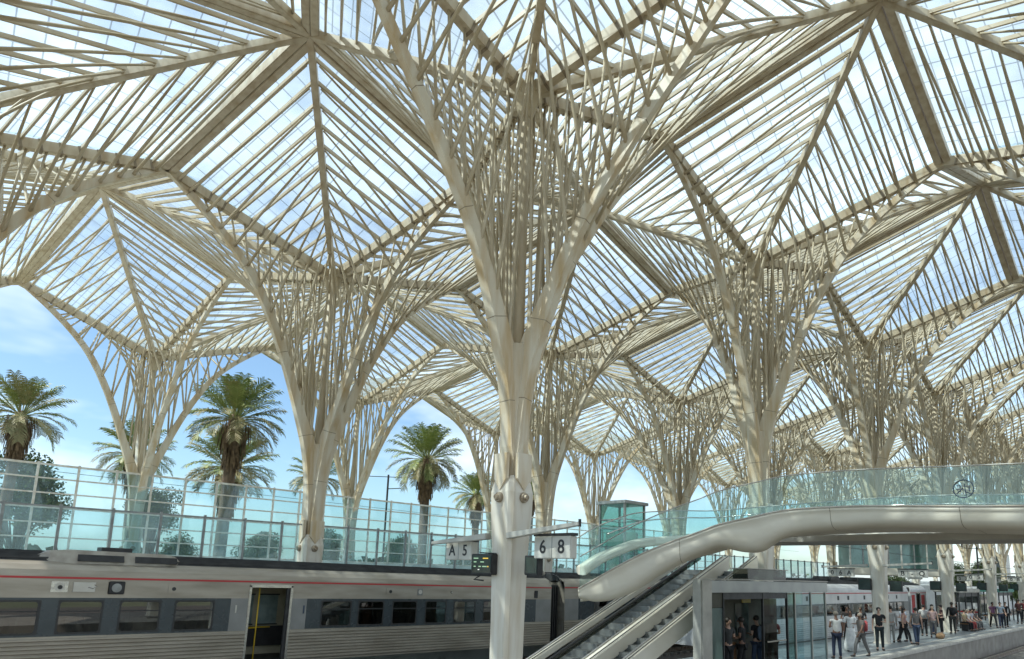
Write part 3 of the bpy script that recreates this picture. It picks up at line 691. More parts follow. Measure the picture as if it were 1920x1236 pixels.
# white train
wa = train(14.5, 37.4, 2.62, -0.02, 'white train car with dark windows standing behind the waiting passengers', [], [(15.4 + 1.75 * k, 16.8 + 1.75 * k) for k in range(12)], (1.12, 1.72), M['trainwhite'], 2.24, 0.0, detail=False, floor=0.10)
wb = train(37.9, 41.4, 2.62, -0.02, 'short white and red end of the train beyond the black coupling gap', [(39.1, 40.0)], [], (1.12, 1.72), M['trainwhite'], 2.24, 0.0, detail=False, floor=0.10)
for k, (a, c) in enumerate(((0.25, 0.9), (2.35, 3.1))):
    b = MB(); b.box(a, c, -0.012, -0.002, 0.95, 2.1); b.build('red_panel', M['red'], wb)
b = MB(); b.box(22.95, 23.35, 0.3, 2.5, 0.2, 2.4); b.build('gangway_bellows', M['rubber'], wa)
for x in (1.2, 2.9, 7.3, 11.2, 12.6, 15.0, 17.4, 19.0, 20.6):
    plate(wa, x, 2.0, 0.24, 0.22, M['ink'] if x > 5 else M['panelgrey'], 'side_sign', 0.01, 0.01)
for x in (11.6, 15.4, 18.6):
    b = MB(); b.box(x, x + 1.3, 0.5, 1.5, 2.9, 3.12); b.build('roof_box', M['dark'], wa, bevel=0.04)

# ------------------------------------------------------------------ footbridge with moulded edge
near = [(2.17, -0.13, 2.5, 0.23), (2.33, -0.5, 2.73, 0.54), (2.52, -0.97, 3.02, 0.74), (2.71, -1.44, 3.29, 0.76), (2.89, -1.89, 3.51, 0.66), (3.08, -2.33, 3.7, 0.57), (3.27, -2.77, 3.87, 0.50), (3.45, -3.24, 4.06, 0.52), (3.67, -3.74, 4.19, 0.74), (3.81, -4.08, 4.27, 0.80), (3.94, -4.41, 4.35, 0.66), (4.12, -4.87, 4.41, 0.55), (4.22, -5.95, 4.42, 0.52), (4.25, -6.96, 4.38, 0.5), (4.25, -7.89, 4.33, 0.5), (4.22, -8.9, 4.28, 0.49), (4.18, -10.5, 4.2, 0.48), (4.18, -13.5, 4.1, 0.48), (4.18, -18.0, 4.05, 0.48)]
def spline(P, n=5):
    V_ = [Vector(p) for p in P]; out = []
    for i in range(len(V_) - 1):
        p0, p1, p2, p3 = V_[max(i - 1, 0)], V_[i], V_[i + 1], V_[min(i + 2, len(V_) - 1)]
        for j in range(n):
            t = j / n; out.append(0.5 * ((2 * p1) + (p2 - p0) * t + (2 * p0 - 5 * p1 + 4 * p2 - p3) * t * t + (3 * p1 - p0 - 3 * p2 + p3) * t ** 3))
    out.append(V_[-1]); return out
S_ = spline(near)
br = empty('footbridge', (4.0, -5.0, 2.0), 'curved white moulded footbridge edge with a low nose and glass balustrade', 'footbridge')
def rel(p): return Vector(p) - Vector((4.0, -5.0, 2.0))
rr = []; rc = []; line = []
for i, p in enumerate(S_):
    a = S_[max(i - 1, 0)]; c = S_[min(i + 1, len(S_) - 1)]
    d = Vector((c.x - a.x, c.y - a.y, 0)).normalized(); inn = Vector((-d.y, d.x, 0))
    if inn.x < 0: inn = -inn
    h = (p.w if len(p) > 3 else 0.5) * (0.93 if i < 52 else 0.93 - 0.17 * min(1, (i - 52) / 10)); tp = max(0.02, min(1.0, (i - 8) / 26)); us = min(1.0, 0.42 + i / 26)
    P = Vector((p.x, p.y, p.z)); line.append((P, inn))
    Z = Vector((0, 0, -1))
    sec = [(0.0, 0.0), (-0.015, 0.05), (0.02, 0.075), (0.03, h * 0.35), (0.05, h * 0.62), (0.11, h * 0.82), (0.22, h * 0.95), (0.40, h * 1.03), (0.62, h * 1.03), (0.95, h * 0.93), (1.4, h * 0.72 + 0.08), (2.0, h * 0.5 + 0.2), (2.6, h * 0.35 + 0.22), (2.6, 0.12), (0.28, 0.06), (0.24, 0.0)]
    rr.append([rel(P + inn * us * (u if u < 0.42 else 0.42 + (u - 0.42) * tp) + Z * w) for u, w in sec])
    rc.append([rel(P + inn * u + Z * w) for u, w in ((-0.03, -0.035), (0.27, -0.035), (0.27, -0.003), (-0.03, -0.003))])
# rounded nose
first = rr[0]; cen = sum(first, Vector()) / len(first); tipdir = (S_[0] - S_[2]); tipdir = Vector((tipdir.x, tipdir.y, tipdir.z)).normalized()
pre = []
for k, (sc_, off) in enumerate(((0.25, 0.16), (0.62, 0.12), (0.88, 0.06))):
    pre.append([cen + (q - cen) * sc_ + tipdir * off for q in first])
b = MB(); b.rings(rr); b.build('moulded_edge', M['white'], br, smooth=True)
for i in (26, 58, 70):
    ce = sum(rr[i], Vector()) / len(rr[i]); st_ = (rr[i + 1][0] - rr[i][0]).normalized() * 0.006
    b = MB(); b.rings([[ce + (q - ce) * 1.004 - st_ for q in rr[i]], [ce + (q - ce) * 1.004 + st_ for q in rr[i]]], cap=False); b.build('panel_seam', M['joint'], br)
b = MB(); b.rings(rc); b.build('coping', M['whitecap'], br, bevel=0.008)
# glass balustrade on the coping
k = 0; n = len(line)
for i in range(0, n - 3, 4):
    j = min(i + 4, n - 1); pts = line[i:j + 1]
    lo_ = [rel(P + inn * 0.10 + Vector((0, 0, 0.036))) for P, inn in pts]; hi_ = [q + Vector((0, 0, 0.745)) for q in lo_]
    th = [inn * 0.012 for P, inn in pts]
    b = MB()
    b.rings([[lo_[q], lo_[q] + th[q], hi_[q] + th[q], hi_[q]] for q in range(len(pts))])
    b.build('glass_pane', M['tealdeep'], br, smooth=False)
b = MB(); b.tube([rel(P + inn * 0.106 + Vector((0, 0, 0.80))) for P, inn in line], 0.014, 8); b.build('handrail', M['frame'], br, smooth=True)
# deck between the edges
far = [(4.45, 1.98, 3.10), (5.13, 1.9, 3.45), (5.81, 1.74, 3.72), (6.5, 1.55, 3.96), (7.22, 1.36, 4.08), (8.2, 0.9, 4.18), (8.9, 0.0, 4.2), (9.2, -1.5, 4.28), (9.3, -3.5, 4.34), (9.3, -6.0, 4.36), (9.3, -10.0, 4.2), (9.3, -18, 4.05)]
F_ = spline(far)
rr = []; fl = []
for i, p in enumerate(F_):
    a = F_[max(i - 1, 0)]; c = F_[min(i + 1, len(F_) - 1)]
    d = Vector((c.x - a.x, c.y - a.y, 0)).normalized(); inn = Vector((d.y, -d.x, 0)); 
    fl.append((p, inn))
    rr.append([rel(p + inn * u + Vector((0, 0, -w))) for u, w in ((0, 0), (0.3, 0.0), (0.34, 0.02), (0.40, 0.06), (0.42, 0.22), (0.36, 0.27), (0.25, 0.28), (0.05, 0.26), (-0.04, 0.18), (-0.06, 0.08))])
b = MB(); b.rings(rr); b.build('far_edge', M['white'], br, smooth=False, bevel=0.02)
for i in range(0, len(fl) - 5, 5):
    pts = fl[i:i + 6]
    lo_ = [rel(P + Vector((0, 0, 0.004))) for P, inn in pts]; hi_ = [q + Vector((0, 0, 0.80)) for q in lo_]
    b = MB(); b.rings([[lo_[q], lo_[q] + Vector((0.01, 0.01, 0)), hi_[q] + Vector((0.01, 0.01, 0)), hi_[q]] for q in range(len(pts))]); b.build('glass_pane', M['tealdeep'], br)
b = MB(); b.tube([rel(P + Vector((0, 0, 0.815))) for P, inn in fl], 0.018, 8); b.build('handrail', M['frame'], br, smooth=True)
b = MB(); b.tube([rel(P + inn * 0.45 + Vector((0, 0, 0.55))) for P, inn in fl[6:]], 0.02, 6); b.build('handrail', M['chrome'], br, smooth=True)
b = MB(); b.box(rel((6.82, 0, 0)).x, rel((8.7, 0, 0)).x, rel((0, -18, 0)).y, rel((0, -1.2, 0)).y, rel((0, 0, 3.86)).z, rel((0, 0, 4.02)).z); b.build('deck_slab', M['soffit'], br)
# round emblem etched on the glass
em = empty('emblem', (4.33, -7.96, 4.70)); em.parent = br; em.location = rel((4.335, -7.96, 4.68))
b = MB()
def ring(b, r, t, y0=0, z0=0, n=24, a0=0, a1=360):
    pts = [(0, y0 + r * math.cos(R(a0 + (a1 - a0) * k / n)), z0 + r * math.sin(R(a0 + (a1 - a0) * k / n))) for k in range(n + 1)]
    b.tube(pts, t, 5)
ring(b, 0.17, 0.010); 
for q in ((-0.13, 0.03, 0.11, 0.07), (-0.12, -0.03, 0.12, 0.0), (-0.02, 0.09, -0.04, -0.17), (-0.04, -0.16, 0.09, -0.15), (-0.1, 0.06, -0.1, -0.05), (0.06, 0.08, 0.05, -0.06), (0.0, 0.02, 0.12, -0.09), (-0.03, -0.06, -0.12, -0.11)):
    b.tube([(0, q[0], q[1]), (0, q[2], q[3])], 0.009, 5)
b.build('emblem_lines', M['navy'], em)

# ------------------------------------------------------------------ escalators
SL = 0.405
def esc(label, y0, y1, zoff, xs0, xs1, hand_y, hand_off, cl_right, cl_left, group):
    t = empty('escalator', (xs0, (y0 + y1) / 2, 0), label, 'escalator', group)
    yc = (y0 + y1) / 2
    f = lambda x, dz=0.0: zoff + SL * x + dz
    k = 0; x = xs0
    while x < xs1:
        z = f(x + 0.2) - 0.42
        b = MB(); b.box(x - xs0, x - xs0 + 0.42, y0 + 0.06 - yc, y1 - 0.06 - yc, z - 0.17, z)
        for q in range(6): yy = y0 + 0.1 - yc + (y1 - y0 - 0.2) * q / 5; b.box(x - xs0 + 0.01, x - xs0 + 0.41, yy - 0.012, yy + 0.012, z - 0.001, z + 0.008)
        b.build('step', M['postgrey'], t); x += 0.40
    for yy, flag in ((y0, cl_right), (y1, cl_left)):
        if not flag: continue
        th, hgt = flag
        b = MB(); b.rings([[(xx - xs0, yy - yc - th / 2, f(xx) - hgt), (xx - xs0, yy - yc + th / 2, f(xx) - hgt), (xx - xs0, yy - yc + th / 2, f(xx)), (xx - xs0, yy - yc - th / 2, f(xx))] for xx in (xs0, xs1)])
        b.build('cladding', M['white'], t, bevel=0.02)
        b = MB(); b.tube([(xx - xs0, yy - yc + th * 0.2, f(xx) + 0.03) for xx in (xs0, xs1)], 0.022, 8); b.build('edge_trim', M['chrome'], t, smooth=True)
        b = MB(); b.tube([(xx - xs0, yy - yc - th * 0.32, f(xx) + 0.012) for xx in (xs0, xs1)], 0.012, 6); b.build('edge_trim', M['rubber'], t, smooth=True)
    for yy, off in zip(hand_y, hand_off):
        b = MB(); b.tube([(xs0 - xs0 - 0.15, yy - yc, f(xs0) + off - 0.3), (xs0 - xs0, yy - yc, f(xs0) + off - 0.04)] + [(xx - xs0, yy - yc, f(xx) + off) for xx in (xs0 + 0.3, xs1)], 0.04, 8); b.build('handrail', M['rubber'], t, smooth=True)
        b = MB(); b.rings([[(xx - xs0, yy - yc - 0.006, f(xx) + off - 0.16), (xx - xs0, yy - yc + 0.006, f(xx) + off - 0.16), (xx - xs0, yy - yc + 0.006, f(xx) + off - 0.045), (xx - xs0, yy - yc - 0.006, f(xx) + off - 0.045)] for xx in (xs0, xs1)]); b.build('balustrade_glass', M['dkglass'], t)
    return t
esc('escalator with a glossy black handrail, between two pale sloping claddings', 0.72, 1.62, -0.28, -0.4, 9.6, (0.98,), (0.02,), None, (0.22, 0.20), 'escalators under the footbridge')
esc('right escalator beside the kiosk, with steel trims and grey steps', -0.58, 0.52, -0.62, 0.4, 10.4, (), (), (0.20, 0.55), (0.34, 0.42), 'escalators under the footbridge')

# ------------------------------------------------------------------ kiosk
kk = empty('kiosk', (5.42, -1.5, 0.0), 'long grey kiosk with smoked glass doors and a flat fascia', 'kiosk')
def kb(name, mat, x0, x1, y0, y1, z0, z1, bevel=0.006, par=None):
    b = MB(); b.box(x0 - 5.42, x1 - 5.42, y0 + 1.5, y1 + 1.5, z0, z1); return b.build(name, mat, par or kk, bevel=bevel)
kb('fascia', M['fascia'], 5.96, 13.8, -1.56, -1.36, 2.47, 2.80, 0.015)
kb('roof_slab', M['fascia'], 7.2, 13.7, -1.355, -0.62, 2.5, 2.78)
kb('fascia_trim', M['frame'], 5.5, 13.82, -1.585, -1.36, 2.822, 2.85)
kb('corner_pillar', M['frame'], 5.42, 5.95, -1.60, -1.30, 0.0, 2.82, 0.03)
kb('frosted_panel', M['frost'], 6.0, 6.66, -1.49, -1.47, 0.12, 2.05, 0)
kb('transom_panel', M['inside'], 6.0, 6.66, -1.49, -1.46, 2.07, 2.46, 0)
for x in (5.97, 6.68, 9.02, 10.66, 11.25, 12.5, 13.72):
    kb('mullion', M['dark'] if x < 11 else M['frame'], x - 0.03, x + 0.03, -1.52, -1.45, 0.0, 2.46)
kb('door_rail', M['dark'], 6.71, 10.63, -1.51, -1.46, 2.28, 2.46)
kb('door_glass', M['dkglass'], 9.05, 9.95, -1.49, -1.478, 0.05, 2.27, 0)
kb('door_bar', M['chrome'], 9.2, 10.5, -1.54, -1.52, 0.98, 1.02)
kb('side_glass', M['clear'], 10.69, 11.22, -1.49, -1.478, 0.05, 2.45, 0)
kb('side_glass', M['teal'], 11.28, 12.47, -1.49, -1.478, 0.05, 2.45, 0)
kb('side_glass', M['teal'], 12.53, 13.69, -1.49, -1.478, 0.05, 2.45, 0)
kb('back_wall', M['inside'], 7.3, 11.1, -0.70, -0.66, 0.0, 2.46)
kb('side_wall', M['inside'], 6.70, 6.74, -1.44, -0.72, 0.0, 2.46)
kb('back_glass', M['teal'], 11.15, 13.7, -0.69, -0.68, 0.05, 2.45, 0)
kb('floor_plate', M['concrete'], 6.8, 13.8, -1.5, -0.62, 0.004, 0.03)
kb('counter', M['wood'], 6.8, 8.3, -1.0, -0.74, 0.03, 1.0)
kb('poster', M['frost'], 8.75, 9.6, -0.725, -0.71, 1.05, 2.1, 0)
kb('poster_strip', M['yellow'], 9.2, 9.75, -0.727, -0.71, 2.12, 2.3, 0)
kb('roof_box', M['smoke'] if 'smoke' in M else M['dkglass'], 8.6, 11.2, -1.25, -0.75, 2.835, 3.16, 0)
kb('roof_box_lid', M['soffit'], 8.5, 11.3, -1.3, -0.7, 3.165, 3.19)

# ------------------------------------------------------------------ hanging signs and screens on the platform columns
def sign(x, y, z, txts, label, s=1.0, dark=False):
    w = 0.62 * len(txts) * s
    t = empty('hanging_sign', (x, y, z), label, 'sign', 'hanging platform signs')
    b = MB(); b.box(-0.10, 0.10, -w / 2, w / 2, -0.27 * s, 0.27 * s); b.build('sign_box', M['offwhite'], t, bevel=0.015)
    b = MB(); b.box(-0.09, 0.09, -w / 2 - 0.03, w / 2 + 0.03, 0.275 * s, 0.34 * s); b.build('hanger', M['dark'], t)
    for k, c in enumerate(txts):
        yy = w / 2 - (k + 0.5) * w / len(txts)
        text(c, 0.46 * s, (-0.104, yy, 0), FACE_MX, M['ink'], t)
        if k: 
            b = MB(); yy = w / 2 - k * w / len(txts); b.box(-0.104, -0.0985, yy - 0.008, yy + 0.008, -0.265 * s, 0.265 * s); b.build('divider', M['postgrey'], t)
    return t
def arm(x, y0, y1, z0, z1, label, hb=0.14):
    t = empty('sign_arm', (x, y0, z0), label, 'bracket arm', 'sign arms on the platform columns')
    b = MB(); b.beam((0, 0, 0), (0, y1 - y0, z1 - z0), 0.16, hb, w2=0.10, h2=0.08); b.build('arm_beam', M['frame'], t, bevel=0.012)
    b = MB(); b.tube([(0, y1 - y0, z1 - z0 - 0.06), (0, y1 - y0, z1 - z0 + 0.09)], 0.03, 6); b.build('end_fitting', M['dark'], t)
def screen(x, y, z, w, h, label):
    t = empty('departure_screen', (x, y, z), label, 'screen', 'departure screens on the platform columns')
    b = MB(); b.box(-0.07, 0.10, -w / 2, w / 2, -h / 2, h / 2); b.build('housing', M['dark'], t, bevel=0.015)
    b = MB(); b.box(-0.078, -0.0705, -w / 2 + 0.03, w / 2 - 0.05, -h / 2 + 0.04, h / 2 - 0.04); b.build('display', M['screen'], t)
    return t
arm(-0.30, 0.42, 2.55, 3.66, 3.53, 'tapering pale arm holding the A 5 sign on the front column')
arm(-0.30, -0.26, -2.35, 3.66, 3.86, 'tapering pale arm holding the 6 8 sign on the front column')
sign(-0.02, 1.72, 3.345, ("A", "5"), 'white double sign reading A 5 left of the front column', 0.80)
sign(-0.02, -1.42, 3.41, ("6", "8"), 'white double sign reading 6 8 right of the front column', 0.86)
s1 = screen(-0.42, 0.40, 3.03, 0.72, 0.46, 'dark departure screen with green lines on the front column, below A 5')
b = MB()
for zz, segs in ((0.13, ((0.26, 0.10),)), (0.05, ((0.25, 0.16), (0.02, -0.10))), (-0.05, ((0.25, 0.18), (0.08, 0.0), (-0.05, -0.2)))):
    for a, c in segs: b.box(-0.0815, -0.0785, c, a, zz - 0.012, zz + 0.012)
b.build('green_line', M['ledgreen'], s1)
b = MB(); b.box(-0.0815, -0.0785, -0.24, -0.06, 0.118, 0.142); b.box(-0.0815, -0.0785, -0.26, -0.22, -0.062, -0.038); b.build('yellow_line', M['ledyellow'], s1)
b = MB(); b.box(-0.0815, -0.0785, 0.05, 0.10, -0.13, -0.11); b.build('white_line', M['ledwhite'], s1)
b = MB(); b.tube([(0.06, 0.2, -0.26), (0.02, 0.34, -0.34), (0.1, 0.1, -0.36)], 0.02, 6); b.tube([(0.05, -0.36, 0.24), (0.05, 0.2, 0.26)], 0.014, 6); b.build('bracket', M['dark'], s1)
screen(-0.02, -0.78, 3.03, 0.42, 0.42, 'narrow dark screen on the front column, below 6 8')
for i, (la, lb) in {2: (("0", "6", "A"), ("B", "-", "Q")), 3: (("U", "0"), ("0", "5")), 4: (("0", "7"), ("0", "8")), 5: (("5",), ("6",))}.items():
    x = 12.0 * i; nm = {2: 'third', 3: 'fourth', 4: 'fifth', 5: 'sixth'}[i]
    arm(x - 0.28, 0.40, 2.6, 3.66, 3.56, 'pale sign arm on the left of the %s platform column' % nm, 0.12); arm(x - 0.28, -0.30, -2.4, 3.66, 3.78, 'pale sign arm on the right of the %s platform column' % nm, 0.12)
    sign(x - 0.02, 1.75, 3.28, la, 'small white sign %s hanging left of the %s platform column' % (' '.join(la), nm), 0.66); sign(x - 0.02, -1.5, 3.30, lb, 'small white sign %s hanging right of the %s platform column' % (' '.join(lb), nm), 0.66)
    screen(x - 0.42, 0.52, 2.75, 0.6, 0.55, 'dark box screen left on the %s platform column' % nm); screen(x - 0.02, -0.75, 2.70, 0.55, 0.5, 'dark box screen right of the %s platform column' % nm)

# ------------------------------------------------------------------ palms
def palm(loc, zc, rad, seed, label, n=58):
    rnd = random.Random(seed)
    t = empty('palm_tree', (loc[0], loc[1], -7.0), label, 'palm tree', 'palm trees behind the glass fence')
    H = zc + 7.0
    b = MB()
    lean = rnd.uniform(-0.5, 0.5); b.tube([(lean, 0, 0), (lean * 0.6 + 0.05, 0, H * 0.4), (0.1, 0.05, H - rad * 0.9), (0.1, 0.05, H - 0.1)], [0.46, 0.36, 0.40, 0.28], 12); b.build('trunk', M['palmtrunk'], t, smooth=True)
    # dead skirt
    b = MB()
    for k in range(420):
        a = rnd.uniform(0, 2 * math.pi); z = H - rnd.uniform(0.15, 1.0) * rad; l = rnd.uniform(0.4, 0.9) * rad * 0.55; r0 = 0.34 + rnd.uniform(0, 0.26) * rad * (1.25 - (H - z) / rad)
        p = Vector((0.1 + r0 * math.cos(a), 0.05 + r0 * math.sin(a), z)); q = p + Vector((math.cos(a) * 0.10, math.sin(a) * 0.10, -l)); s = Vector((-math.sin(a), math.cos(a), 0)) * rnd.uniform(0.05, 0.11)
        b.quad(p - s * 0.5, p + s * 0.5, q + s, q - s * 0.4)
    b.build('dead_frond_skirt', M['skirt'], t)
    mats = ((M['frond'], []), (M['frondold'], []))
    mbs = [MB(), MB()]
    for k in range(n):
        f = (k + 0.5) / n
        el = R(87 - (108 + 6 * (seed % 3)) * f ** (0.85 + 0.06 * (seed % 4))) + rnd.uniform(-0.12, 0.12)          # from upright to hanging
        a = k * 2.39996 + rnd.uniform(-0.25, 0.25)
        L = rad * (1.0 + 0.15 * rnd.random()) * (0.92 if f < 0.12 else 1.0)
        dr = Vector((math.cos(a), math.sin(a), 0)); mb = mbs[1 if (f > 0.6 and rnd.random() < 0.6) or rnd.random() < 0.2 else 0]
        pts = []; p = Vector((0.1, 0.05, H - 0.15 * rad)) + dr * 0.12; e = el; ns = 10
        for j in range(ns + 1):
            pts.append(p.copy()); step = L / ns
            p = p + (dr * math.cos(e) + Vector((0, 0, 1)) * math.sin(e)) * step
            e -= (0.015 + 0.13 * (j / ns) ** 2) if f < 0.55 else (0.06 + 0.13 * j / ns)
        mb.tube(pts, [0.04 - 0.03 * j / ns for j in range(ns + 1)], 4)
        side = Vector((-math.sin(a), math.cos(a), 0))
        nl = 30
        for j in range(9, nl):
            u = j / nl * ns; i0 = min(int(u), ns - 1); q = pts[i0].lerp(pts[i0 + 1], u - i0); tg = (pts[i0 + 1] - pts[i0]).normalized(); nrm = side.cross(tg)
            if nrm.z < 0: nrm = -nrm
            ll = rad * 0.30 * math.sin(math.pi * (0.10 + 0.78 * ((j - 8) / (nl - 8)) ** 1.2)) ** 0.7 * rnd.uniform(0.8, 1.15)
            for sg in (1, -1):
                d = (side * sg * 0.7 + tg * 0.75 + nrm * rnd.uniform(0.05, 0.3)).normalized()
                d2 = (d + Vector((0, 0, -0.8))).normalized(); wv = tg * 0.036 * rad / 3
                m1 = q + d * ll * 0.6; e1 = m1 + d2 * ll * 0.5
                mb.quad(q - wv, q + wv, m1 + wv * 1.1, m1 - wv * 1.1); mb.tri(m1 - wv * 1.1, m1 + wv * 1.1, e1)
    mbs[0].build('crown', M['frond'], t); mbs[1].build('lower_fronds', M['frondold'], t)
    return t
palm((-3.39, 54.74), 14.5, 3.1, 1, 'palm tree cut by the left picture edge')
palm((4.94, 55.27), 12.6, 3.0, 2, 'palm tree half hidden behind the leftmost canopy column')
palm((6.06, 35.37), 13.1, 3.0, 3, 'tallest and fullest palm tree, left of centre', 66)
palm((8.8, 43.3), 10.8, 3.2, 9, 'lower palm crown directly behind the tallest palm')
palm((21.94, 55.35), 12.6, 2.7, 4, 'palm tree behind the second column from the left')
palm((23.06, 36.92), 12.9, 3.1, 5, 'round palm tree framed by the arch left of the front column', 66)
palm((37.29, 47.29), 11.7, 2.7, 6, 'small far palm tree just left of the front column')
palm((45.03, 46.38), 12.4, 2.0, 7, 'small far palm showing just right of the front column')

# ------------------------------------------------------------------ broadleaf trees
def tree(loc, zc, rad, seed, label, base=-7.0, light=False):
    rnd = random.Random(seed)
    t = empty('leafy_tree', (loc[0], loc[1], base), label, 'tree', 'leafy trees beyond the station')
    H = zc - base; b = MB()
    b.tube([(0, 0, 0), (0.1, 0, H * 0.5), (0.0, 0.1, H)], [0.3, 0.22, 0.08], 8)
    cl = []
    for k in range(20):
        a = rnd.uniform(0, 6.283); rr_ = rad * rnd.uniform(0.1, 0.72); c = Vector((rr_ * math.cos(a), rr_ * math.sin(a), H + rad * rnd.uniform(-0.55, 0.65))); cl.append((c, rad * rnd.uniform(0.3, 0.5)))
        b.tube([(0.05, 0, H * 0.55), c * 0.6 + Vector((0, 0, H * 0.3)), c], [0.12, 0.07, 0.03], 5)
    b.build('trunk', M['bark'], t)
    mbs = [MB(), MB()]
    for c, r in cl:
        for k in range(520):
            v = Vector((rnd.gauss(0, 1), rnd.gauss(0, 1), rnd.gauss(0, 1))); v.normalize(); p = c + v * r * rnd.random() ** 0.4
            n1 = Vector((rnd.gauss(0, 1), rnd.gauss(0, 1), rnd.gauss(0, 1))).normalized(); n2 = n1.cross(Vector((0.3, 0.5, 0.8))).normalized(); s = rad * rnd.uniform(0.025, 0.05)
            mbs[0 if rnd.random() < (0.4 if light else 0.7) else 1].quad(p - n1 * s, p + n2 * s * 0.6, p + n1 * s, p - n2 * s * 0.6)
    mbs[0].build('crown', M['leafa'], t); mbs[1].build('crown_pale_leaves', M['leafb'], t)  # second mesh holds the paler green leaves, mixed in at random
for k, (x, y, z, r, lab) in enumerate(((0.15, 77.9, 9.8, 4.6, 'dark round tree seen through the tall glass fence at far left'), (11.6, 73.7, 8.8, 3.0, 'dim tree seen through glass right of the leftmost column'), (26.0, 79.0, 4.4, 3.4, 'low tree behind glass between the two left columns'), (34.0, 76.0, 5.0, 3.2, 'low tree behind glass right of the second left column'), (44.0, 72.0, 4.6, 3.2, 'low tree behind glass below the round palm'), (54.0, 69.9, 4.5, 3.0, 'low tree behind glass just left of the front column'), (17.0, 82.0, 3.6, 3.2, 'lowest tree behind glass below the tallest palm'), (-6.0, 84.0, 4.0, 3.4, 'low tree at the left edge behind glass'),
        (102.4, 13.6, 3.4, 2.6, 'pale green tree beside the far platform shelters'), (123.5, 15.0, 4.2, 3.0, 'green tree far right beyond the platform'), (112.4, 9.0, 2.4, 2.2, 'low bush tree at the far end of the platform'), (118.0, 5.0, 3.2, 2.4, 'sunlit tree at the far right end of the tracks'), (95.0, 21.0, 2.0, 2.4, 'green tree behind the far white train end'))):
    tree((x, y), z, r, 40 + k, lab, -7.0 if y > 30 else -1.2, light=y < 30)
b = MB(); rnd = random.Random(5)
for k in range(9000):
    x = rnd.uniform(-60, 260); y = rnd.uniform(95, 125); z = -6 + rnd.random() ** 0.7 * (8.0 + 2.2 * math.sin(x * 0.13) + 1.2 * math.sin(x * 0.41))
    n1 = Vector((rnd.gauss(0, 1), rnd.gauss(0, 1), rnd.gauss(0, 1))).normalized(); n2 = n1.cross(Vector((0.3, 0.5, 0.8))).normalized(); s = rnd.uniform(0.5, 1.1); p = Vector((x, y, z))
    b.quad(p - n1 * s, p + n2 * s, p + n1 * s, p - n2 * s)
tag(b.build('far_treeline', M['leafa']), 'far belt of low trees seen as one mass through the glass', 'treeline', kind='stuff')

# ------------------------------------------------------------------ other background things
lf = empty('lift_tower', (21.6, 13.8, 2.62), 'glass lift tower with a flat roof above the curved walkway', 'lift tower')
for dx, dy in ((-1, -1), (1, -1), (1, 1), (-1, 1)):
    b = MB(); b.box(dx * 0.95 - 0.06, dx * 0.95 + 0.06, dy * 0.95 - 0.06, dy * 0.95 + 0.06, 0, 4.42); b.build('corner_post', M['postgrey'], lf)
b = MB(); b.box(-1.15, 1.15, -1.15, 1.15, 4.43, 4.62); b.build('roof', M['fascia'], lf, bevel=0.02)
for dx, dy in ((1, 0), (-1, 0), (0, 1), (0, -1)):
    b = MB()
    if dx: b.box(dx * 0.95 - 0.01, dx * 0.95 + 0.01, -0.88, 0.88, 0.05, 4.4)
    else: b.box(-0.88, 0.88, dy * 0.95 - 0.01, dy * 0.95 + 0.01, 0.05, 4.4)
    b.build('glass_wall', M['liftg'], lf)
    for z in (1.5, 3.0, 3.5):
        b = MB()
        if dx: b.box(dx * 0.965 - 0.03, dx * 0.965 + 0.03, -0.87, 0.87, z - 0.03, z + 0.03)
        else: b.box(-0.87, 0.87, dy * 0.965 - 0.03, dy * 0.965 + 0.03, z - 0.03, z + 0.03)
        b.build('crossbar', M['postgrey'], lf)
b = MB(); b.box(-0.7, 0.7, -0.7, 0.7, 0.6, 2.8); b.build('lift_car', M['chrome'], lf, bevel=0.03)
# distant glazed bridge across the tracks
gb = empty('glazed_bridge', (49.5, 7.0, 3.95), 'distant glazed footbridge with pale deck above the white train', 'footbridge', rz=math.atan2(-5.5, 5.5))
b = MB(); b.box(-4.3, 4.3, -1.2, 1.2, -0.55, 0.05); b.build('deck', M['white'], gb, bevel=0.08)
b = MB(); b.box(-4.3, 4.3, -1.25, 1.25, 2.15, 2.32); b.build('roof', M['postwhite'], gb, bevel=0.03)
for k in range(9):
    x = -4.2 + 8.4 * k / 8
    b = MB(); b.box(x - 0.05, x + 0.05, -1.2, -1.1, 0.055, 2.145); b.build('mullion', M['postwhite'] if k % 2 == 0 else M['postgrey'], gb)
    if k < 8:
        b = MB(); b.box(x + 0.06, x + 0.99, -1.16, -1.14, 0.06, 2.14); b.build('glass_wall', M['teal'] if k < 5 else M['clear'], gb)
b = MB(); b.box(-4.2, 4.2, 0.9, 1.0, 0.06, 2.14); b.build('inner_wall', M['tealwall'] if 'tealwall' in M else M['frost'], gb)
# platform shelters beyond the columns
def shelter(x, y, w, rm, label):
    t = empty('platform_shelter', (x, y, 0), label, 'shelter', 'platform shelters between the columns')
    b = MB(); b.box(-0.2, w + 0.2, -0.15, 1.5, 2.32, 2.58); b.build('roof', rm, t, bevel=0.05)
    for k in range(4):
        for yy in (0.0, 1.35):
            b = MB(); xx = w * k / 3; b.box(xx - 0.04, xx + 0.04, yy - 0.04, yy + 0.04, 0.004, 2.315); b.build('post', M['dark'], t)
    for k in range(3):
        b = MB(); b.box(w * k / 3 + 0.05, w * (k + 1) / 3 - 0.05, 1.34, 1.36, 0.3, 2.1); b.build('glass_wall', M['dkglass'], t)
    b = MB(); b.box(0.05, w - 0.05, -0.02, 0.02, 2.05, 2.31); b.build('header', M['dark'], t)
    b = MB(); b.box(0.3, w - 0.3, 0.9, 1.25, 0.40, 0.46); b.build('bench_seat', M['wood'], t)
shelter(40.5, 0.45, 5.2, M['frame'], 'dark glass shelter with a white roof behind the seated passengers')
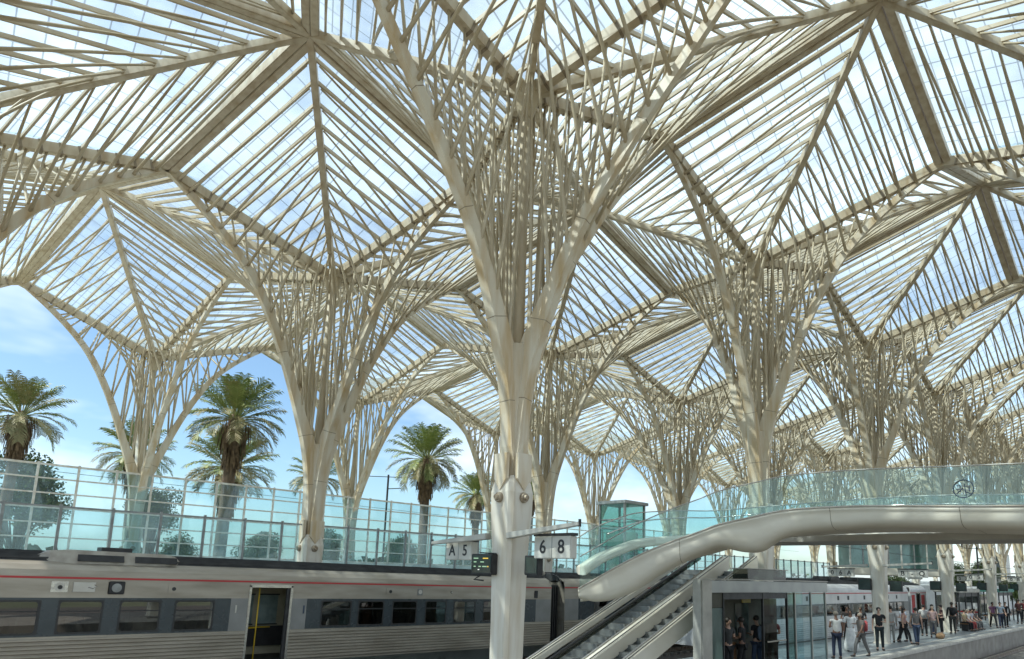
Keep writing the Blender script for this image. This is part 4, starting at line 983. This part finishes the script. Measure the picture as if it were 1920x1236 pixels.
shelter(52.5, 0.4, 5.2, paint("green_roof", (0.10, 0.30, 0.24), (0.08, 0.24, 0.2), 0.5), 'farther platform shelter with a green roof')
bn = empty('bench', (38.0, -0.55, 0), 'dark platform bench under the seated passengers', 'bench')
b = MB(); b.box(0, 3.4, 0, 0.45, 0.42, 0.47); b.build('seat', M['wood'], bn)
for x in (0.1, 1.7, 3.3): b = MB(); b.box(x - 0.04, x + 0.04, 0.05, 0.4, 0.004, 0.415); b.build('leg', M['dark'], bn)
tm = empty('white_railcar', (60, 3.0, 0.0), 'white railcar front seen between the far columns', 'railcar')
b = MB(); b.rings([[(x, y_, z_) for y_, z_ in ((0, 0.15), (2.7, 0.15), (2.7, 2.2), (2.4, 2.6), (0.3, 2.6), (0, 2.2))] for x in (0.0, 12)]); b.build('body', M['trainwhite'], tm, bevel=0.06)
b = MB(); b.box(-0.02, -0.005, 0.3, 2.4, 1.25, 2.15); b.build('windscreen', M['window'], tm)
for y_ in (0.35, 2.1): b = MB(); b.box(-0.03, -0.006, y_, y_ + 0.25, 0.6, 0.78); b.build('headlight', M['offwhite'], tm)
b = MB(); b.box(-0.02, -0.004, 0.1, 2.6, 0.35, 0.5); b.build('red_stripe', M['red'], tm)
ob = empty('office_tower', (150, 17.5, -1.2), 'distant dark office tower with yellow edges beyond the platform end', 'building')
b = MB(); b.box(-2, 2, -1.3, 1.3, 0, 10.2); b.build('wall', M['band'], ob)
for y_ in (-1.3, 1.1): b = MB(); b.box(-2.06, -2.003, y_, y_ + 0.2, 0, 10.2); b.build('edge_strip', M['yellow'], ob)
for k in range(5): b = MB(); b.box(-2.05, -2.003, -1.05, 1.05, 1.2 + k * 1.8, 2.3 + k * 1.8); b.build('window', M['window'], ob)
def mast(x, y, zt, zb, label):
    t = empty('catenary_mast', (x, y, zb), label, 'mast', 'catenary masts')
    b = MB(); b.tube([(0, 0, 0), (0, 0, zt - zb)], 0.09, 8); b.build('pole', M['dark'], t)
    b = MB(); b.beam((-1.4, 1.2, zt - zb - 0.2), (1.4, -1.2, zt - zb - 0.2), 0.06, 0.06); b.build('cross_arm', M['dark'], t)
    b = MB(); b.tube([(0, 0, zt - zb - 1.3), (0.9, -0.8, zt - zb - 1.2)], 0.04, 6); b.build('bracket', M['dark'], t)
    for s in (-1.3, 0.7): b = MB(); b.tube([(s, -s * 0.86, zt - zb - 0.1), (s, -s * 0.86, zt - zb + 0.25)], 0.06, 6); b.build('insulator', M['dark'], t)
mast(21.97, 41.2, 11.3, -7, 'dark catenary mast with cross arm left of the round palm')
mast(75, 6.2, 7.0, -1.15, 'dark catenary mast far right above the platform shelters')
mast(95, -4.5, 7.4, -1.15, 'farther dark catenary mast at the right edge')
for k, (a, c, lab) in enumerate((((-40, 39, 8.6), (120, 46, 8.4), 'thin overhead wire crossing the sky behind the palms'), ((20, 4.0, 4.9), (200, 4.0, 5.2), 'thin overhead wire above the white train'))):
    b = MB(); b.tube([a, ((a[0] + c[0]) / 2, (a[1] + c[1]) / 2, (a[2] + c[2]) / 2 - 0.4), c], 0.018, 5); tag(b.build('overhead_wire', M['dark']), lab, 'wire')

# ------------------------------------------------------------------ people
def skinmesh(verts, edges, name, mat, sub=1):
    me = bpy.data.meshes.new(name); me.from_pydata([v[0] for v in verts], edges, [])
    o = bpy.data.objects.new(name, me)
    md = o.modifiers.new("s", 'SKIN'); md.use_smooth_shade = True
    for i, v in enumerate(verts):
        sv = me.skin_vertices[0].data[i]; r = v[1]; sv.radius = r if isinstance(r, tuple) else (r, r); sv.use_root = (i == 0)
    if sub: sb = o.modifiers.new("u", 'SUBSURF'); sb.levels = sub; sb.render_levels = sub
    m2 = evaluated_mesh(o); bpy.data.objects.remove(o)
    m2.name = name; m2.materials.clear(); m2.materials.append(mat)
    m2.polygons.foreach_set('use_smooth', [True] * len(m2.polygons)); return m2
def person(x, y, face, label, shirt, trousers, hair='hairdk', skin='skin1', h=1.72, pose='stand', seed=0, robe=False, long_hair=False, bag=None, sleeves=0.6, fem=False, group='people on the platform', zb=0.0):
    rnd = random.Random(seed + 11); s = h / 1.74
    t = empty('person', (x, y, zb + 0.004), label, 'person', group, R(face - 90))       # local +Y is forward
    sw = 0.165 if fem else 0.19; hw = 0.09
    sit = pose == 'sit'; pz = 0.92 if not sit else 0.54
    J = {}
    J['pel'] = Vector((0, 0, pz)); J['sp'] = Vector((0, 0.0, pz + 0.2)); J['ch'] = Vector((0, 0.0, pz + 0.40)); J['nk'] = Vector((0, 0.0, pz + 0.58)); J['hb'] = Vector((0, 0.02, pz + 0.64)); J['hm'] = Vector((0, 0.03, pz + 0.71)); J['ht'] = Vector((0, 0.02, pz + 0.80))
    st = {'walk': 0.22, 'stand': 0.04, 'lean': 0.10, 'sit': 0.0}[pose]; st *= rnd.choice((1, -1))
    for sd, k in ((1, 'r'), (-1, 'l')):
        f = st * sd
        J['hip' + k] = Vector((hw * sd, 0, pz - 0.04))
        if sit: J['kn' + k] = Vector((hw * sd * 1.3, 0.42, pz - 0.03)); J['an' + k] = Vector((hw * sd * 1.3, 0.44, 0.09)); J['to' + k] = J['an' + k] + Vector((0.01 * sd, 0.17, -0.05))
        else: J['kn' + k] = Vector((hw * sd * 1.12, f * 0.7 + 0.03, 0.49)); J['an' + k] = Vector((hw * sd * 1.2, f * 1.1 - (0.05 if f < -0.1 else 0), 0.08 if f > -0.15 else 0.12)); J['to' + k] = J['an' + k] + Vector((0.02 * sd, 0.17, -0.045))
        J['sh' + k] = Vector((sw * sd, -0.01, pz + 0.50))
        if pose == 'walk' or (pose == 'stand' and rnd.random() < 0.45): e = Vector((sw * sd * 1.25, -f * 0.5, pz + 0.22)); w = e + Vector((0.02 * sd, 0.10 - f * 0.4, -0.22))
        elif sit: e = Vector((sw * sd * 1.2, 0.06, pz + 0.24)); w = e + Vector((-0.06 * sd, 0.22, -0.12))
        else: e = Vector((sw * sd * 1.3, -0.02, pz + 0.23)); w = e + Vector((-0.10 * sd, 0.20, 0.02))
        J['el' + k] = e; J['wr' + k] = w
    V_ = []; E_ = []; idx = {}
    def add(n, r, par=None, p=None): idx[n] = len(V_); V_.append(((p if p is not None else J[n]) * s, r)); 
    def addp(n, r, par, p=None): add(n, r, None, p); E_.append((idx[par], idx[n]))
    add('pel', (0.135, 0.10)); addp('sp', (0.115, 0.085), 'pel'); addp('ch', (0.14, 0.095), 'sp'); addp('nk', 0.05, 'ch'); addp('hb', 0.055, 'nk'); addp('hm', (0.078, 0.092), 'hb'); addp('ht', (0.06, 0.07), 'hm'); addp('no', 0.012, 'hm', J['hm'] + Vector((0, 0.125, -0.02)))
    for k, sd in (('r', 1), ('l', -1)):
        addp('hip' + k, 0.085, 'pel'); addp('kn' + k, 0.058, 'hip' + k); addp('an' + k, 0.04, 'kn' + k); addp('to' + k, (0.022, 0.018), 'an' + k)
        addp('sh' + k, 0.052, 'ch'); addp('el' + k, 0.038, 'sh' + k); addp('wr' + k, 0.025, 'el' + k)
        d = (J['wr' + k] - J['el' + k]).normalized(); sdv = Vector((0, 1, 0)) if abs(d.y) < 0.8 else Vector((1, 0, 0)); sdv = (sdv - d * sdv.dot(d)).normalized()
        addp('pa' + k, (0.034, 0.02), 'wr' + k, J['wr' + k] + d * 0.07)
        for q, (off, ln) in enumerate(((-0.03, 0.075), (-0.01, 0.085), (0.01, 0.08), (0.03, 0.065))):
            b0 = J['wr' + k] + d * 0.10 + sdv * off; addp('f%d%s' % (q, k), 0.008, 'pa' + k, b0); addp('g%d%s' % (q, k), 0.007, 'f%d%s' % (q, k), b0 + d * ln * 0.8 + Vector((-0.02 * sd, 0.01, 0)))
        addp('th' + k, 0.009, 'wr' + k, J['wr' + k] + d * 0.06 + sdv * 0.05)
    V_ = [(p, tuple(c * s for c in r) if isinstance(r, tuple) else r * s) for p, r in V_]
    link('body', skinmesh(V_, E_, 'body', M[skin]), t)
    # shirt
    A = [(J['pel'] * s + Vector((0, 0, -0.02 if not robe else -0.05)) * s, (0.155 * s, 0.118 * s)), (J['sp'] * s, (0.142 * s, 0.108 * s)), (J['ch'] * s, (0.165 * s, 0.118 * s)), ((J['nk'] + Vector((0, 0, -0.035))) * s, 0.062 * s)]
    E2 = [(0, 1), (1, 2), (2, 3)]
    for k in ('r', 'l'):
        i = len(A); A.append((J['sh' + k] * s, 0.066 * s)); E2.append((2, i)); A.append((J['sh' + k].lerp(J['el' + k], sleeves) * s, 0.056 * s)); E2.append((i, i + 1))
        if sleeves >= 1: A.append((J['el' + k].lerp(J['wr' + k], 0.9) * s, 0.042 * s)); E2.append((i + 1, i + 2))
    link('shirt', skinmesh(A, E2, 'shirt', cloth(shirt)), t)
    if robe:
        b = MB(); rr_ = []
        for z, rx, ry in ((0.06, 0.30, 0.24), (0.35, 0.26, 0.21), (0.7, 0.21, 0.17), (0.98, 0.17, 0.13)):
            rr_.append([((rx + 0.014 * math.sin(k * 2.1 + z * 5)) * math.cos(2 * math.pi * k / 18) * s, (ry + 0.014 * math.cos(k * 3.3)) * math.sin(2 * math.pi * k / 18) * s, z * s) for k in range(18)])
        b.rings(rr_); b.build('robe_skirt', cloth(trousers), t, smooth=True)
    else:
        A = [((J['pel'] + Vector((0, 0, 0.02))) * s, (0.148 * s, 0.112 * s))]; E2 = []
        for k in ('r', 'l'):
            i = len(A); A += [(J['hip' + k] * s, 0.098 * s), (J['kn' + k] * s, 0.072 * s), ((J['an' + k] + Vector((0, 0, 0.02))) * s, 0.056 * s)]; E2 += [(0, i), (i, i + 1), (i + 1, i + 2)]
        link('trousers', skinmesh(A, E2, 'trousers', cloth(trousers)), t)
    for k in ('r', 'l'):
        link('shoe', skinmesh([((J['an' + k] + Vector((0, -0.03, -0.03))) * s, 0.058 * s), ((J['to' + k] + Vector((0, 0.02, 0))) * s, (0.052 * s, 0.036 * s))], [(0, 1)], 'shoe', M['shoe']), t)
    b = MB(); hc = (J['hm'] + Vector((0, -0.022, 0.035))) * s
    b.ball(hc, (0.092 * s, 0.10 * s, 0.088 * s), 12, 8)
    if long_hair: b.ball(hc + Vector((0, -0.045, -0.12)) * s, (0.08 * s, 0.055 * s, 0.15 * s), 10, 7)
    b.build('hair', M[hair], t, smooth=True)
    b = MB()
    for sd in (1, -1): b.ball((J['hm'] + Vector((0.032 * sd, 0.088, 0.0))) * s, 0.011 * s, 6, 4)
    b.build('eyes', M['ink'], t)
    if bag:
        b = MB(); c = (J['ch'] + Vector((0, -0.19, -0.08))) * s
        b.box(c.x - 0.14, c.x + 0.14, c.y - 0.075, c.y + 0.075, c.z - 0.22, c.z + 0.2); bo = b.build('backpack', cloth(bag), t, bevel=0.045, smooth=True)
    return t
W = (0.72, 0.70, 0.66); BK = (0.018, 0.018, 0.02); NV = (0.03, 0.04, 0.075); GY = (0.16, 0.155, 0.15); JE = (0.06, 0.085, 0.14)
person(15.6, -1.12, 40, 'grey-haired person in a white blouse nearest the kiosk, back turned', W, NV, 'hairgrey', 'skin2', 1.74, 'stand', 1, sleeves=0.35)
person(18.86, -0.45, 200, 'person in a long white robe facing the camera', (0.78, 0.77, 0.75), (0.78, 0.77, 0.75), 'hairdk', 'skin2', 1.70, 'stand', 2, robe=True, sleeves=0.9)
person(17.15, -1.45, 150, 'person in grey top and flared grey trousers beside the white robe', (0.14, 0.12, 0.11), GY, 'hairgrey', 'skin2', 1.66, 'walk', 3, bag=(0.6, 0.12, 0.12), fem=True)
person(20.47, -1.05, 205, 'tall person in black T-shirt and dark trousers in front of a column', BK, (0.02, 0.03, 0.035), 'hairdk', 'skin1', 1.80, 'stand', 4)
person(22.4, 1.0, 215, 'dark-haired person in dark clothes behind the white robe', (0.05, 0.04, 0.035), BK, 'hairdk', 'skin2', 1.72, 'stand', 5)
person(23.5, 0.75, 190, 'second dark-clad person at the white train, next to the dark-haired one', BK, BK, 'hairdk', 'skin2', 1.68, 'stand', 6)
person(24.9, -0.15, 30, 'person in a light grey coat half hidden by the column', (0.48, 0.47, 0.45), (0.4, 0.39, 0.37), 'hairdk', 'skin1', 1.74, 'stand', 7, sleeves=1.0)
person(24.9, -0.72, 300, 'woman with dark hair in pink sleeveless top and black trousers', (0.58, 0.34, 0.30), BK, 'hairdk', 'skin1', 1.70, 'walk', 8, long_hair=True, fem=True, sleeves=0.2)
person(26.2, -0.3, 140, 'person in pale blue shirt talking to the woman in pink', (0.40, 0.44, 0.50), BK, 'hairdk', 'skin1', 1.74, 'lean', 9)
person(24.75, -1.30, 30, 'person in grey vest and blue jeans seen from behind', (0.20, 0.18, 0.165), JE, 'hairdk', 'skin1', 1.72, 'walk', 10, fem=True, sleeves=0.15)
person(31.0, 0.05, 20, 'person in a loose white shirt and black shorts', W, BK, 'hairdk', 'skin1', 1.70, 'stand', 11, bag=(0.5, 0.48, 0.46))
person(30.4, -0.55, 200, 'person in pinkish top with a red and tan bag', (0.50, 0.34, 0.32), GY, 'hairgrey', 'skin1', 1.66, 'stand', 12)
person(33.0, 0.15, 320, 'person in black leaning forward before the dark shelter', BK, NV, 'hairdk', 'skin1', 1.68, 'lean', 13, long_hair=True, fem=True)
person(33.9, -0.1, 110, 'person with bare arms and dark top next to the leaning one', (0.10, 0.05, 0.05), BK, 'hairdk', 'skin1', 1.66, 'stand', 14)
person(34.8, -0.45, 25, 'person in dark coat with backpack before the fourth column', (0.04, 0.045, 0.04), (0.05, 0.05, 0.045), 'hairdk', 'skin2', 1.82, 'stand', 15, bag=(0.02, 0.02, 0.02), sleeves=1.0)
for k, (c, tr, lab) in enumerate((((0.42, 0.34, 0.2), BK, 'seated person in patterned tan top on the bench'), (W, (0.3, 0.05, 0.05), 'seated person in white shirt with red bag on lap'), ((0.5, 0.5, 0.55), GY, 'seated person in light blue top on the bench'), ((0.13, 0.10, 0.09), (0.1, 0.1, 0.1), 'seated person in brown at the right end of the bench'))):
    person(38.3 + 0.85 * k, -0.28, 250, lab, c, tr, 'hairgrey' if k == 1 else 'hairdk', 'skin1', 1.68, 'sit', 20 + k)
person(37.3, 0.0, 250, 'person in red-brown top standing left of the bench', (0.30, 0.10, 0.08), (0.12, 0.09, 0.08), 'hairdk', 'skin1', 1.72, 'stand', 26)
person(43.9, -0.75, 210, 'walking person in purple top right of the fifth column', (0.12, 0.05, 0.10), BK, 'hairdk', 'skin2', 1.72, 'walk', 30)
person(44.1, -1.15, 200, 'walking person in pale blue shirt and dark jeans', (0.36, 0.42, 0.48), NV, 'hairdk', 'skin1', 1.74, 'walk', 31)
person(45.2, -1.25, 200, 'walking person in dark jacket with a yellow bag', BK, BK, 'hairdk', 'skin1', 1.74, 'walk', 32, bag=(0.55, 0.42, 0.08), sleeves=1.0)
person(51.9, -0.95, 30, 'person in dark red coat at the right picture edge', (0.06, 0.02, 0.02), BK, 'hairdk', 'skin2', 1.85, 'stand', 33, sleeves=1.0)
person(58.0, -0.3, 200, 'small far person in red beyond the fifth column', (0.4, 0.06, 0.06), BK, 'hairdk', 'skin1', 1.72, 'stand', 34)
person(59.5, -0.8, 160, 'small far person in maroon next to the one in red', (0.25, 0.04, 0.06), NV, 'hairdk', 'skin1', 1.70, 'stand', 35)
person(9.35, -1.12, 75, 'person in dark top and blue jeans with blue-grey backpack at the kiosk door', BK, JE, 'hairdk', 'skin1', 1.72, 'stand', 36, bag=(0.22, 0.28, 0.36), group='people in the kiosk', zb=0.03)
person(8.35, -1.15, 100, 'person all in black inside the kiosk, left of the backpack', BK, BK, 'hairdk', 'skin2', 1.70, 'stand', 37, group='people in the kiosk', zb=0.03)
person(7.45, -1.2, 250, 'dim person behind the kiosk counter', (0.06, 0.06, 0.06), BK, 'hairdk', 'skin1', 1.72, 'stand', 38, group='people in the kiosk', zb=0.03)
person(10.35, -1.15, 60, 'dim person in red and dark clothes by the kiosk door frame', (0.16, 0.05, 0.05), BK, 'hairdk', 'skin1', 1.72, 'stand', 39, group='people in the kiosk', zb=0.03)

bpy.data.scenes.remove(TMP)

bg_ = MB(); bg_.box(-0.28, 0.28, -0.15, 0.15, 0.004, 0.30); o = bg_.build('travel_bag', cloth((0.42, 0.26, 0.14)), bevel=0.06, smooth=True); o.location = (30.1, -0.95, 0); tag(o, 'tan travel bag standing on the platform by the person in pink', 'bag')
